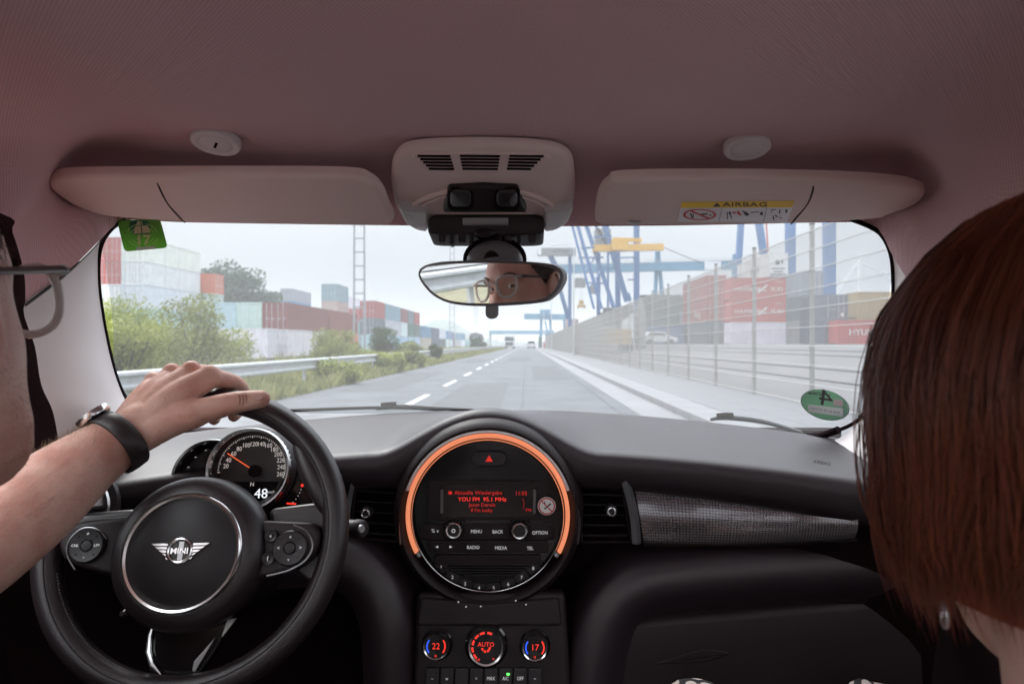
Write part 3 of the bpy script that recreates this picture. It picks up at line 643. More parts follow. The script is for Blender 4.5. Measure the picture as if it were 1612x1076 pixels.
cb = MB(); cb.slab([(6.9, 57+a, bz+2.4+b) for a, b in rnd(cab, .15)], (-1, 0, 0), 1.6, .06); cb.build('cab', dark_m, t)
MB().slab([(6.88, 57.15+a*.8, bz+2.6+b*.75) for a, b in rnd(cab, .12)], (-1, 0, 0), .02).build('side_window', glass_dark, t)
MB().slab([(7.0+x, 56.95, bz+3.2+z) for x, z in rrect(1.2, .9, .1)][:], (0, -1, 0), .03).build('front_window', glass_dark, t)
MB().beam((8.9, 63, bz+3.4), (8.9, 55.5, bz+3.9), .7).build('boom', dark_m, t, 0)
wheels(t, [(6.5, 58, bz+.8), (9.3, 58, bz+.8), (6.5, 62.5, bz+.8), (9.3, 62.5, bz+.8)], .8, .5)
def car(name, label, x, y, z, m, rot):
    t = thing(name, label, 'car', (x, y, z), None, rot)
    p = [(-2.1, .25), (2.1, .25), (2.15, .75), (1.1, .95), (.55, 1.42), (-1.2, 1.45), (-1.9, .98), (-2.15, .85)]
    MB().slab([(a, -.85, b) for a, b in rnd(p, .2)], (0, -1, 0), 1.7, .12).build('body', m, t, 40).matrix_parent_inverse.identity()
    for s_ in (-.86, .84): MB().slab([(a, s_, b) for a, b in rnd([(-1.5, 1.0), (.75, 1.0), (.42, 1.33), (-1.1, 1.36)], .08)], (0, -1, 0), .02).build('side_window', glass_dark, t).matrix_parent_inverse.identity()
    for a in (-1.3, 1.3):
        for s_ in (-.8, .8):
            M_ = Matrix.Translation((a, s_, .31)) @ Matrix.Rotation(pi/2, 4, 'X')
            o = MB().lathe([(0, -.1), (.3, -.1), (.31, 0), (.3, .1), (0, .1)], 16, M_).build('wheel', rubber, t); o.matrix_parent_inverse.identity()
car('parked_car', 'silver car parked on the quay behind the fence, left of the blue container', 15.2, 74, 1.15, white_m, R(8))
car('parked_car', 'white car parked on the quay behind the silver one', 17.6, 84, 1.15, galv, R(4))
t = thing('gate_cabinet', 'dark green cabinet pair at the pavement end of the fence', 'cabinet', (3.9, 175, .1))
MB().box((3.6, 176, 1.6), (1.0, 1, 3)).build('cabinet', mat('dark_green_paint', (.03, .09, .08), .6), t, 0); MB().box((5.4, 174, 1.9), (1.0, 1, 3.6)).build('cabinet', bpy.data.materials['dark_green_paint'], t, 0)
t = thing('fire_hydrant', 'red hydrant standing before the green cabinets', 'hydrant', (4.0, 150, .1))
MB().lathe([(.2, 0), (.22, .1), (.15, .15), (.15, 1.2), (.22, 1.25), (.18, 1.5), (0, 1.6)], 12, Matrix.Translation((4.0, 150, .1))).build('body', red_m, t); MB().tube([(3.7, 150, 1.0), (4.3, 150, 1.0)], .09, 8).build('outlet', red_m, t)
# ---------------------------------------------------------------- the misty air over the harbour
hz = bpy.data.materials.new('haze'); hz.use_nodes = True; ht = hz.node_tree; ht.nodes.remove(ht.nodes['Principled BSDF'])
pv = ht.nodes.new('ShaderNodeVolumePrincipled'); pv.inputs['Color'].default_value = (.92, .95, 1, 1); pv.inputs['Density'].default_value = HAZE if 'HAZE' in globals() else .0009
pv.inputs['Anisotropy'].default_value = .2
ht.links.new(pv.outputs[0], ht.nodes['Material Output'].inputs['Volume'])
MB().box((0, 1100, 24), (1900, 2900, 52)).build('haze', hz, None, 0, kind='stuff')
# ================================================================ THE CAR
lining = mat('roof_lining_fabric', (.70, .42, .44), .9, weave=125, sheen=.2)
visor_m = mat('visor_vinyl', (.80, .645, .61), .75, bump=.25, bscale=900, bdist=.0006)
pillar_m = mat('pillar_plastic', (.68, .62, .62), .6, bump=.2, bscale=900, bdist=.0005)
dash_m = mat('dash_soft_plastic', (.026, .016, .021), .40, bump=.45, bscale=1100, bdist=.0008, spec=.75)
dark_p = mat('black_plastic', (.015, .0075, .009), .5, bump=.25, bscale=1200, bdist=.0005, spec=.4)
matt_b = mat('matt_black', (.010, .004, .005), .9, spec=.1)
gloss_b = mat('gloss_black', (.008, .006, .007), .12, spec=.5)
leather = mat('black_leather', (.019, .012, .0145), .38, bump=.5, bscale=700, bdist=.0007, spec=.8)
chrome = mat('chrome', (.85, .85, .86), .20, 1)
satin = mat('satin_metal', (.55, .55, .57), .38, 1)
knobm = mat('button_rubber', (.022, .018, .02), .45)
legend = mat('button_legend', (.75, .75, .76), .6, emit=(1, 1, 1), es=.22)
red_e = mat('red_display', (.02, 0, 0), .5, emit=(1, .04, .025), es=.75)
redx_e = mat('dim_red_display', (.02, 0, 0), .5, emit=(1, .03, .02), es=.36)
blue_e = mat('blue_display', (0, 0, .02), .5, emit=(.03, .12, 1), es=.7)
green_e = mat('green_lamp', (0, .02, 0), .5, emit=(.1, 1, .1), es=2)
orange_e = mat('orange_ring_light', (.6, .22, .12), .35, emit=(1, .31, .15), es=.50)
needle_e = mat('needle_orange', (.7, .12, .04), .4, emit=(1, .16, .05), es=.5)
white_e = mat('white_display', (.05, .05, .05), .5, emit=(.9, .95, 1), es=.75)
lens_m = mat('clear_lens', (.75, .73, .74), .15, coat=.5, thru=.5)
glass = glassmat('windscreen_glass', (.59, .615, .63), .10, .05)
side_glass = glassmat('side_glass', (.97, .98, .975), .10)
car_t = thing('car', 'interior of a small car with grey roof lining and upright windscreen', 'car', (-.06, .3, 0))
# ---- roof lining
RA = [(40, 480, .705), (98, 436, .77), (157, 378, .86), (178, 357, .885), (200, 346, .90), (300, 350, .91), (560, 354, .92), (806, 356, .93), (1060, 355, .92), (1300, 350, .91), (1365, 352, .90), (1388, 368, .88), (1404, 400, .86), (1435, 450, .80), (1470, 500, .72)]
RB = [(38, 430, .69), (88, 385, .765), (132, 335, .83), (158, 308, .865), (190, 290, .88), (300, 288, .88), (560, 292, .875), (806, 298, .87), (1060, 294, .875), (1300, 288, .88), (1375, 295, .88), (1408, 320, .86), (1428, 345, .82), (1457, 390, .77), (1490, 445, .70)]
RC = [(20, 366, .655), (60, 324, .73), (88, 286, .80), (118, 250, .83), (180, 228, .805), (300, 226, .755), (560, 226, .745), (806, 224, .74), (1060, 228, .745), (1300, 232, .755), (1395, 238, .80), (1437, 258, .83), (1466, 294, .80), (1494, 334, .73), (1530, 395, .66)]
RD = [(0, 335, .6), (20, 270, .62), (60, 215, .62), (110, 185, .61), (170, 165, .60), (300, 155, .58), (560, 150, .57), (806, 150, .57), (1060, 152, .57), (1300, 158, .58), (1430, 180, .60), (1480, 205, .61), (1530, 240, .62), (1575, 290, .61), (1600, 350, .6)]
rows = [[U(*p) for p in r] for r in (RA, RB, RC, RD)]
for d, dz in ((.42, .004), (.3, .007), (.1, .012), (-.05, .014)): rows.append([Vector((v.x, d, v.z+dz)) for v in rows[3]])
rows = [catmull(r, 6) for r in rows]; cols = [catmull(c, 5) for c in zip(*rows)]; rows = list(zip(*cols))
MB().grid(rows, flip=True).build('roof_lining', lining, car_t)
# roof glass added unseen behind the camera to brighten the cabin, its fabric surround
y0, y1, ze = -.05, -1.25, EYE+.236
MB().grid([[(-.50, y0, ze-.10), (-.42, y0, ze-.01), (-.40, y0, ze)], [(-.50, y1, ze-.14), (-.42, y1, ze-.06), (-.40, y1, ze-.05)]], flip=True).grid([[(.28, y0, ze), (.30, y0, ze-.01), (.46, y0, ze-.12)], [(.28, y1, ze-.05), (.30, y1, ze-.06), (.40, y1, ze-.14)]], flip=True).build('roof_side_lining', lining, car_t)
MB().grid([[(-.40, -.25, ze-.004), (.28, -.25, ze-.004)], [(-.40, y1, ze-.05), (.28, y1, ze-.05)]]).build('added_roof_glass', side_glass, car_t, 0)
MB().grid([[(-.40, y0, ze), (.28, y0, ze)], [(-.40, -.25, ze-.006), (.28, -.25, ze-.006)]], flip=True).build('roof_crossbar', lining, car_t, 0)
seat_m = mat('grey_seat_fabric', (.34, .31, .31), .9, bump=.3, bscale=500)
sb = MB().slab([(-.06+x, -.62, .62+z) for x, z in rrect(1.15, .42, .08)], (0, .35, -.0), .14, .05, 4).build('rear_bench', seat_m, car_t); MB().slab([(-.06+x, -.35+y, .5) for x, y in rrect(1.15, .5, .08)], (0, 0, 1), .14, .05, 4).build('seat_cushion', seat_m, sb)
MB().grid([[v+Vector((0, 0, .05)) for v in r[26:-26]] for r in rows[9::5]]).build('roof_panel', white_m, car_t)
# ---- windscreen pillars
PL_ = [  # door-side edge, two ridge points, window edge
 [(112, 425, .79), (128, 410, .82), (145, 394, .85), (157, 380, .87)],
 [(62, 458, .725), (104, 438, .785), (139, 425, .85), (154, 420, .88)],
 [(37, 486, .70), (90, 482, .76), (136, 475, .85), (157, 470, .90)],
 [(55, 545, .715), (104, 543, .785), (144, 541, .87), (169, 540, .94)],
 [(65, 605, .73), (118, 603, .80), (158, 601, .88), (185, 600, .975)],
 [(84, 650, .75), (136, 647, .81), (176, 643, .90), (206, 639, 1.0)],
 [(96, 720, .75), (150, 715, .82), (200, 705, .90), (250, 690, 1.02)],
 [(108, 800, .75), (160, 795, .82), (215, 790, .90), (280, 780, 1.0)]]
pr = [catmull([U(*p) for p in r], 6) for r in PL_]; pr = list(zip(*[catmull(c, 4) for c in zip(*pr)]))
pl_l = MB().grid(pr).build('windscreen_pillar', pillar_m, car_t)
PR_ = [[(1404, 400, .87), (1416, 412, .85), (1428, 428, .82), (1440, 450, .79)], [(1408, 440, .88), (1425, 448, .85), (1445, 458, .80), (1466, 470, .75)],
       [(1406, 500, .90), (1428, 505, .85), (1455, 510, .78), (1490, 515, .73)], [(1398, 570, .94), (1424, 574, .87), (1460, 578, .79), (1500, 582, .73)],
       [(1372, 640, .975), (1400, 645, .88), (1445, 650, .80), (1490, 655, .74)], [(1320, 690, 1.02), (1375, 698, .90), (1430, 705, .82), (1485, 715, .75)],
       [(1260, 700, 1.06), (1345, 740, .92), (1420, 760, .82), (1480, 800, .75)]]
pr2 = [catmull([U(*p) for p in r], 6) for r in PR_]; pr2 = list(zip(*[catmull(c, 4) for c in zip(*pr2)]))
MB().grid(pr2).build('windscreen_pillar', pillar_m, car_t)
# the seam where lining meets pillar, and the dark door frame behind the driver's temple
MB().tube(catmull([U(40, 480, .702), U(98, 436.5, .767), U(135, 402, .828), U(156, 380, .868)], 6), .0016, 6).build('lining_seam', dark_p, car_t)
def strip(name, A, B, m, off=(0, 0, 0)):
    A = catmull([U(*p) for p in A], 6); B = catmull([U(*p) for p in B], 6); return MB().grid([A, B]).build(name, m, car_t)
strip('door_frame', [(6, 318, .622), (28, 350, .70), (48, 422, .745), (54, 480, .75), (68, 548, .765), (78, 610, .78), (92, 670, .79), (108, 760, .80)],
      [(-260, 300, .57), (-130, 380, .64), (-60, 445, .69), (-30, 490, .71), (-30, 550, .72), (-30, 620, .73), (-30, 680, .74), (-30, 800, .74)], matt_b)
strip('door_frame', [(1600, 350, .598), (1530, 400, .655), (1490, 450, .70), (1472, 502, .72), (1490, 515, .728), (1500, 582, .728), (1492, 655, .738), (1480, 800, .75)],
      [(1800, 320, .57), (1680, 390, .64), (1610, 450, .69), (1580, 500, .71), (1580, 515, .71), (1580, 582, .72), (1580, 655, .73), (1580, 800, .74)], matt_b)
# ---- windscreen and its seal
bot = catmull([U(170, 668, .99), U(206, 645, 1.02), U(300, 648, 1.14), U(480, 650, 1.28), U(780, 652, 1.37), U(1050, 662, 1.28), U(1240, 688, 1.14), U(1345, 690, 1.03), U(1395, 690, .98)], 6)
top = catmull([U(150, 346, .87), U(200, 340, .90), U(300, 342, .925), U(480, 344, .94), U(780, 346, .95), U(1050, 346, .94), U(1240, 344, .925), U(1370, 345, .90), U(1420, 360, .87)], 6)
MB().grid([[a+(b-a)*t+Vector((0, .025*4*t*(1-t), 0)) for a, b in zip(bot, top)] for t in [k/10 for k in range(11)]]).build('windscreen', glass, car_t)
SEAL = [(210, 340, .905), (194, 347, .90), (174, 361, .888), (159, 385, .874), (154, 420, .882), (157, 470, .902), (169, 540, .942), (185, 600, .977), (206, 639, 1.002), (232, 655, 1.06), (300, 652, 1.14), (480, 645, 1.28), (640, 641, 1.34), (780, 647, 1.36), (900, 650, 1.34), (1050, 661, 1.27), (1180, 676, 1.18), (1255, 684, 1.12), (1300, 681, 1.07), (1340, 668, 1.02), (1368, 640, .985), (1397, 570, .942), (1406, 500, .902), (1407, 440, .882), (1403, 400, .872), (1390, 372, .884), (1372, 358, .892), (1340, 345, .905)]
MB().tube(catmull([U(*p) for p in SEAL], 5), .0033, 6).build('windscreen_seal', matt_b, car_t)
MB().tube(catmull([U(*p) for p in [(1050, 667, 1.255), (1150, 679, 1.19), (1230, 689, 1.12), (1275, 690, 1.08), (1320, 676, 1.03)]], 6), [.004]*6+[.008]*13+[.006]*6, 8).build('windscreen_seal', matt_b, car_t)
# ---- cabin behind and beside the camera (door panels with window openings, floor, tail)
for s_, nm in ((-1, 'door'), (1, 'door')):
    x = -.06+s_*.67
    d_ = MB().box((x, .1, .66), (.06, 1.7, .74)).build(nm, dark_p, car_t, 0)
    MB().grid([[(x, -1.2, 1.03), (x, .72, 1.03)], [(x-s_*.16, -1.1, 1.37), (x-s_*.13, .6, 1.33)]]).build('side_window', side_glass, d_, 0)
    MB().beam((x, -.62, 1.1), (x-s_*.18, -.55, 1.36), .09, .14).build('rear_pillar', pillar_m, car_t, 0)
    MB().beam((x, -.02, 1.08), (x-s_*.17, .02, 1.36), .06, .085).build('door_pillar', pillar_m, car_t, 0)
    MB().box((x, -1.05, .66), (.06, .6, .74)).build('rear_side', dark_p, car_t, 0)
    MB().beam((x, -1.3, 1.0), (x-s_*.18, -1.2, 1.4), .09, .16).build('rear_pillar', pillar_m, car_t, 0)
MB().box((-.06, .1, .33), (1.34, 2.7, .04)).build('floor', matt_b, car_t, 0)
MB().box((-.06, -1.35, .68), (1.34, .06, .74)).build('tailgate', dark_p, car_t, 0)
MB().grid([[(-.62, -1.34, 1.05), (.50, -1.34, 1.05)], [(-.55, -1.25, 1.37), (.43, -1.25, 1.37)]]).build('rear_window', side_glass, car_t, 0)
MB().box((-.06, 1.42, .66), (1.5, .05, .70)).build('firewall', matt_b, car_t, 0)
bo = [[Vector((x, y, .90-.16*((y-1.45)/1.0)**2-.10*(x+.06)**2)) for x in [-.76+.1*k for k in range(15)]] for y in (1.42, 1.6, 1.8, 2.0, 2.2, 2.35)]
MB().grid(bo).build('bonnet', mat('car_paint', (.03, .035, .04), .2, coat=1), car_t)

# ================================================================ DASHBOARD
dsh = thing('dashboard', 'dark moulded dashboard with a humped hood over the round radio', 'dashboard', (-.06, 1.0, .9))
XC = -.062
def rim(xr):
    b = max(0, 1-(xr/.165)**2)**1.6
    return .99-.58*xr*xr, EYE-.160-.07*xr*xr-.006*(xr < 0)*abs(xr)/.5+.060*b
def base(xr): return 1.38-.98*xr*xr, EYE-.143-.040*xr*xr
xs = [-.66+1.28*k/96 for k in range(97)]
prof_ = [[] for _ in range(13)]
for xr in xs:
    df, zf = rim(xr); db, zb = base(xr); x = XC+xr
    zf0 = zf
    for k in range(5):
        t = k/5; prof_[k].append((x, db+(df-db)*t, zb+(zf-zb)*(t**1.6)+.004*sin(pi*t)))
    for k, (a, b) in enumerate(((.012, -.001), (0, -.004), (-.007, -.012), (-.008, -.024), (-.004, -.042), (.008, -.060), (.03, -.068), (.075, -.072))): prof_[5+k].append((x, df+a, zf+b if k < 4 else (EYE-.160-.07*xr*xr+b)))
MB().grid(prof_, flip=True).build('dash_top', dash_m, dsh, 60)
# lower body
lb0 = []
for py, dd in ((748, .045), (800, .05), (852, .05), (880, .07), (960, .10), (1080, .12), (1300, .14)):
    lb0.append([(XC+xr, rim(xr)[0]+dd, EYE-(py-541)*.00098) for xr in xs[::4]])
MB().grid(lb0, flip=True).build('dash_lower', matt_b, dsh)
def path(P, n=7): return catmull([U(*p) for p in P], n)
def moulded(P, sect, m, name='lower_moulding'):
    # a moulding swept along P: sect holds (outward from the opening, towards the seats, drop) offsets
    Q = catmull([U(*p) for p in P], 7); rows = []; N = len(Q)
    for i in range(N):
        t = (Q[min(i+1, N-1)]-Q[max(i-1, 0)]); t.y = 0; t.normalize(); o = Vector((t.z, 0, -t.x))   # in the x-z plane, square to the path
        if o.dot(Vector((OUTX, 0, .8))) < 0: o = -o
        rows.append([Q[i]+o*a+Vector((0, -b, 0)) for a, b in sect])
    return MB().grid(rows).build(name, m, dsh, 60)
SECT = catmull([(.050, -.060, 0), (.044, -.020, 0), (.036, .008, 0), (.024, .022, 0), (.008, .029, 0), (-.010, .028, 0), (-.028, .020, 0), (-.05, .006, 0), (-.10, -.012, 0), (-.22, -.02, 0)], 4)
SECT = [(v.x, v.y) for v in SECT]
OUTX = -1
moulded([(1560, 886, .82), (1470, 886, .86), (1380, 890, .90), (1200, 899, .945), (1060, 911, .97), (990, 932, .975), (948, 990, .97), (928, 1100, .96), (920, 1300, .955)], SECT[:33], dash_m)
OUTX = 1
moulded([(380, 884, .935), (440, 882, .94), (500, 880, .955), (540, 886, .965), (578, 910, .97), (602, 955, .965), (613, 1030, .96), (620, 1300, .95)], SECT[:27], dash_m)
gp = Pl(U(1180, 1010, .928), (1, -.22, 0), (0, .16, 1))
te = catmull([gp(*p) for p in ((978, 1010), (986, 988), (1010, 974), (1200, 957), (1420, 938), (1440, 936))], 6)
gb = MB().grid([[v+gp.n*h-gp.ey*q for v in te] for h, q in ((-.03, -.002), (-.012, -.001), (-.004, .002), (0, .007), (.001, .014), (.001, .05), (.0, .33))]).build('glove_box', dark_p, dsh, 70)
MB().slab([gp(*p, .0008) for p in rnd([(1035, 1014), (1105, 1008), (1104, 1040), (1030, 1044)], 5)], gp.n, .004, .0006).build('handle_recess', matt_b, gb); MB().slab([gp(*p, .002) for p in rnd([(1106, 1020), (1145, 1024), (1150, 1030), (1106, 1043), (1035, 1046), (1034, 1042)], 3)], gp.n, .004, .002).build('handle', dark_p, gb)
# trim panel with its dotted chequered film
tm = bpy.data.materials.new('dotted_trim'); tm.use_nodes = True; tt = tm.node_tree; tb = tt.nodes['Principled BSDF']
uvn = tt.nodes.new('ShaderNodeTexCoord'); mp = tt.nodes.new('ShaderNodeMapping'); mp.inputs['Scale'].default_value = (74, 21, 1); tt.links.new(uvn.outputs['UV'], mp.inputs[0])
vr = tt.nodes.new('ShaderNodeTexVoronoi'); vr.inputs['Randomness'].default_value = 0; vr.inputs['Scale'].default_value = 1; tt.links.new(mp.outputs[0], vr.inputs[0])
rr_ = tt.nodes.new('ShaderNodeValToRGB'); rr_.color_ramp.elements[0].position = .33; rr_.color_ramp.elements[1].position = .46; rr_.color_ramp.elements[0].color = (.24, .225, .24, 1); rr_.color_ramp.elements[1].color = (.10, .085, .092, 1)
tt.links.new(vr.outputs['Distance'], rr_.inputs[0]); tt.links.new(rr_.outputs[0], tb.inputs['Base Color']); tb.inputs['Metallic'].default_value = .65; tb.inputs['Roughness'].default_value = .24; tb.inputs['Coat Weight'].default_value = .6
def trim(T, B, m=tm, name='trim_panel', bow=.010):
    A, Bq = catmull([U(*p) for p in T], 8), catmull([U(*p) for p in B], 8)
    return MB().grid([[a+(b-a)*t-Vector((0, bow*4*t*(1-t), 0)) for a, b in zip(A, Bq)] for t in [k/8 for k in range(9)]], flip=True).build(name, m, dsh)
trim([(996, 754, .985), (1120, 765, .965), (1240, 781, .92), (1345, 797, .86)], [(1013, 853, .965), (1120, 855, .95), (1240, 853, .91), (1345, 847, .855)])
MB().tube(path([(996, 751, .982), (1120, 761, .962), (1240, 777, .917), (1350, 793, .855)]), .0022, 6).build('trim_edge', dark_p, dsh)
MB().tube(path([(1013, 856, .962), (1120, 858, .947), (1240, 856, .907), (1350, 850, .852)]), .003, 6).build('trim_edge', gloss_b, dsh)
trim([(200, 768, .90), (240, 768, .915), (290, 766, .93)], [(205, 835, .885), (245, 838, .90), (300, 840, .915)])
trim([(486, 772, .97), (500, 774, .97), (512, 776, .97)], [(478, 826, .955), (495, 828, .955), (510, 830, .955)], bow=.003)
dt = Pl(U(1293, 729, .862), (1, -.42, -.1), (0, .25, 1)); text('lettering', 'AIRBAG', .0062, dt.M(0, 0, .0125), mat('emboss', (.02, .018, .02), .6), dsh)
# ---- air vents
def vent(name, label, quad, ys, d0, d1, knob, strips):
    t = thing(name, label, 'air vent', U(*quad[2], d0), 'air vents')
    q = [U(*p, d0 if i in (0, 3) else d1) for i, p in enumerate(quad)]; c = sum(q, Vector())/4
    MB().grid([[q[0]+Vector((0, .045, 0)), q[1]+Vector((0, .045, 0))], [q[3]+Vector((0, .045, 0)), q[2]+Vector((0, .045, 0))]], flip=True).build('duct', matt_b, t)
    f = MB(); f.tube(q, .003, 6, closed=True); f.build('frame', dark_p, t)
    for k in range(ys):
        s = (k+.7)/(ys+.3); a, b = q[0]+(q[3]-q[0])*s, q[1]+(q[2]-q[1])*s; a = a+Vector((.003, .004, 0)); b = b+Vector((-.003, .004, 0))
        MB().grid([[a, b], [a+Vector((0, -.0015, -.0016)), b+Vector((0, -.0015, -.0016))], [a+Vector((0, .028, -.009)), b+Vector((0, .028, -.009))], [a+Vector((0, .028, -.007)), b+Vector((0, .028, -.007))]], close_v=True).build('slat', knobm, t, 0)
    kp = U(*knob, min(d0, d1)-.006); M_ = Matrix.Translation(kp) @ Matrix.Rotation(pi/2, 4, 'X')
    o = MB().lathe([(.004, -.02), (.0085, -.012), (.0095, 0), (.0085, .006), (.005, .0075), (0, .0065)], 18, M_).build('knob', knobm, t)
    MB().lathe([(.0062, .0070), (.0068, .0085), (.0058, .0088), (.0045, .0075)], 18, M_).build('knob_ring', chrome, o)
    for P, wd in strips:
        pp = path(P); MB().grid([[p-Vector((wd/2, 0, 0)), p+Vector((0, -.004, 0)), p+Vector((wd/2, 0, 0))] if False else (p-Vector((wd/2, -.003, 0)), p+Vector((0, -.003, 0)), p+Vector((wd/2, .004, 0))) for p in pp]).build('side_strip', satin, t)
vent('air_vent', 'slatted air vent between the steering wheel and the radio ring', [(560, 745), (642, 748), (624, 852), (553, 846)], 6, .975, .985, (577, 806), [([(646, 748, .97), (634, 785, .966), (629, 820, .962), (631, 856, .96)], .006), ([(556, 748, .97), (549, 780, .966), (545, 810, .962), (543, 845, .96)], .010)])
vent('air_vent', 'slatted air vent on the right of the radio ring beside the dotted trim', [(903, 749), (978, 752), (994, 852), (916, 853)], 6, .985, .975, (962, 803), [([(893, 748, .97), (907, 785, .966), (912, 820, .962), (909, 856, .96)], .006), ([(983, 750, .965), (993, 785, .96), (1000, 820, .957), (1003, 856, .955)], .014)])
t = thing('air_vent', 'round air vent at the far left end of the dash under the forearm', 'air vent', U(112, 800, .84), 'air vents')
vp = Pl(U(112, 800, .83), (1, .25, 0), (0, .2, 1))
MB().lathe([(.044, -.03), (.05, -.01), (.058, .0), (.062, .012), (.06, .018), (.05, .016), (.046, .006)], 32, vp.M()).build('bezel', dash_m, t)
MB().lathe([(.046, .0165), (.049, .0195), (.051, .017)], 32, vp.M()).build('ring', chrome, t)
MB().lathe([(0, -.025), (.05, -.025)], 24, vp.M()).build('duct', matt_b, t)
for v in (-.03, -.015, 0, .015, .03): hw = math.sqrt(.046**2-v*v); MB().box((0, 0, 0), (2*hw, .0025, .02), vp.M(0, v, -.005)).build('slat', knobm, t, 0)

# ================================================================ RADIO
rad = thing('radio', 'round radio unit with glowing orange ring in the middle of the dash', 'radio', U(768, 811, .97))
rp = Pl(U(768, 811, .965), (1, 0, 0), (0, 0, 1)); PX = .965/1000
MB().lathe([(.150, -.05), (.146, -.012), (.140, .002), (.134, .006), (.128, .002), (.122, -.016)], 64, rp.M()).build('hood_ring', dark_p, rad)
def arc(r0, r1, a0, a1, h0, h1, n=60, m=None, name='ring', parent=None, M=None):
    mid = (r0+r1)/2
    return MB().lathe([(r0, h0-.004), (r0, h0), (r0+.0012, h1), (mid, h1+.0008), (r1-.0012, h1), (r1, h0), (r1, h0-.004)], n, M or rp.M(), R(a0), R(a1)).build(name, m, parent or rad)
arc(.1180, .1246, -27, 207, .002, .006, 80, orange_e, 'light_ring')
arc(.1252, .1302, 18, 162, .004, .008, 60, mat('ring_cover', (.85, .86, .88), .3, thru=.3), 'ring_cover')
arc(.1160, .1235, 207.6, 210.5, .002, .006, 4, satin, 'ring_end'); arc(.1160, .1235, -30.5, -27.6, .002, .006, 4, satin, 'ring_end')
MB().lathe([(.1128, .0), (.1131, .0018), (.1137, .0036), (.1146, .0046), (.1155, .0036), (.1161, .0018), (.1164, .0)], 96, rp.M()).build('chrome_ring', chrome, rad)
MB().lathe([(0, -.006), (.1128, -.006), (.1128, .003)], 64, rp.M()).build('face', gloss_b, rad)
def rslab(px, py, wd, hg, r, h, th, m, name, parent=rad, bev=.0012, pl=rp, k=PX):
    u, v = pl.uv(pl(px, py)); return MB().slab([pl.at(u+a, v+b, h) for a, b in rrect(wd*k, hg*k, min(r*k, wd*k*.49, hg*k*.49))], pl.n, th, bev).build(name, m, parent)
def rtext(s_, px, py, size, m, parent=rad, h=.0008, pl=rp, k=PX, sx=1, align='CENTER', bold=0, a=0):
    u, v = pl.uv(pl(px, py)); return text('lettering', s_, size*k*1.42, pl.M(u, v, h, a), m, parent, .0001, align=align, sx=sx, bold=bold)
hb = rslab(770, 722, 54, 24, 12, .0005, .008, knobm, 'hazard_button', bev=.002)
tri = lambda r: [(r*cos(R(90+120*k)), r*sin(R(90+120*k))) for k in range(3)]
u, v = rp.uv(rp(770, 722.5))
hm = MB()
for r0, r1 in ((.0062, .0044), (.0026, .0001)):
    A, Bq = tri(r0), tri(r1); k0 = len(hm.v); hm.v += [rp.at(u+a, v+b, .0011) for a, b in A+Bq]; hm.f += [[k0+i, k0+(i+1) % 3, k0+3+(i+1) % 3, k0+3+i] for i in range(3)]
hm.build('hazard_triangle', red_e, hb, 0)
rslab(768, 788, 190, 62, 6, -.003, .004, dark_p, 'screen_surround', bev=.001)
scr = rslab(769, 788, 150, 52, 3, -.0015, .003, mat('display_black', (.012, .004, .004), .15), 'display', bev=.0005)
for px in (695.5, 841.5): rslab(px, 789, 4.5, 38, 2, .0005, .002, satin if False else mat('grey_plastic', (.16, .14, .15), .4), 'display_pillar', bev=.0006)
for s_, px, py, sz, mm_, al in (('Aktuelle Wiedergabe', 715, 775.5, 6.2, redx_e, 'LEFT'), ('11:03', 830, 776.5, 6.2, redx_e, 'RIGHT'), ('YOU FM  95.1 MHz', 759, 786, 6.6, red_e, 'CENTER'), ('Jason Derulo', 759, 794.5, 5.6, redx_e, 'CENTER'), ("If I'm lucky", 758, 803, 5.6, redx_e, 'CENTER'), ('FM', 832, 803, 5, redx_e, 'CENTER')): rtext(s_, px, py, sz, mm_, scr, -.0012, align=al)
rslab(708.5, 775.5, 6, 5, 1, -.001, .0005, redx_e, 'media_icon', scr, .0001)
MB().tube([rp(823, 784, -.001), rp(825, 792, -.001), rp(823, 801, -.001)], .0003, 4).build('scroll_arc', redx_e, scr)
for k, (py, hg) in enumerate(((838, 26), (861, 20), (882, 16))): rslab(768, py, 212-22*k, hg, 5, -.0035+.0012*k, .004, dark_p, 'key_row', bev=.0015)
for s_, px, py in (('MENU', 750, 836), ('BACK', 783.5, 836.5), ('OPTION', 850, 838), ('RADIO', 745, 861), ('MEDIA', 788.5, 862), ('TEL', 834.5, 862.5)): rtext(s_, px, py, 5.4, legend, h=.0006, sx=.85)
rtext('%▼' if False else '% v', 685, 835, 6, legend, h=.0006)
for px, a in ((688, 180), (709.5, 0)):
    u, v = rp.uv(rp(px, 860)); M_ = rp.M(u, v, .0006, R(a)); MB().add([M_ @ Vector(p) for p in ((-.0018, -.002, 0), (.0025, 0, 0), (-.0018, .002, 0))], [(0, 1, 2)]).build('arrow', legend, rad, 0)
for i, (px, py) in enumerate(((715, 832), (818, 833))):
    u, v = rp.uv(rp(px, py)); M_ = rp.M(u, v, -.004)
    k_ = MB().lathe([(.0165, 0), (.0172, .004), (.0160, .005), (.0150, .0045)], 28, M_).build('knob_collar', dark_p, rad)
    o = MB().lathe([(.0122, .001), (.0128, .012), (.0112, .0142), (.0092, .0138)], 28, M_).build('knob', chrome, rad); MB().lathe([(0, .0128), (.0094, .0134)], 24, M_).build('knob_cap', knobm, o)
    for q in range(14): a = 2*pi*q/14; MB().box((.0125*cos(a), .0125*sin(a), .007), (.0012, .0012, .01), M_).build('grip', dark_p, o, 0)
    if i == 0: MB().lathe([(.0018, .0140), (.0024, .0144), (.0030, .0140)], 14, M_).build('power_mark', legend, o)
for k in range(5): rslab(768, 889+4*k, 150-13*k-3*k*k*.5, 1.6, .8, -.0005, .003, knobm, 'speaker_slot', bev=.0004)
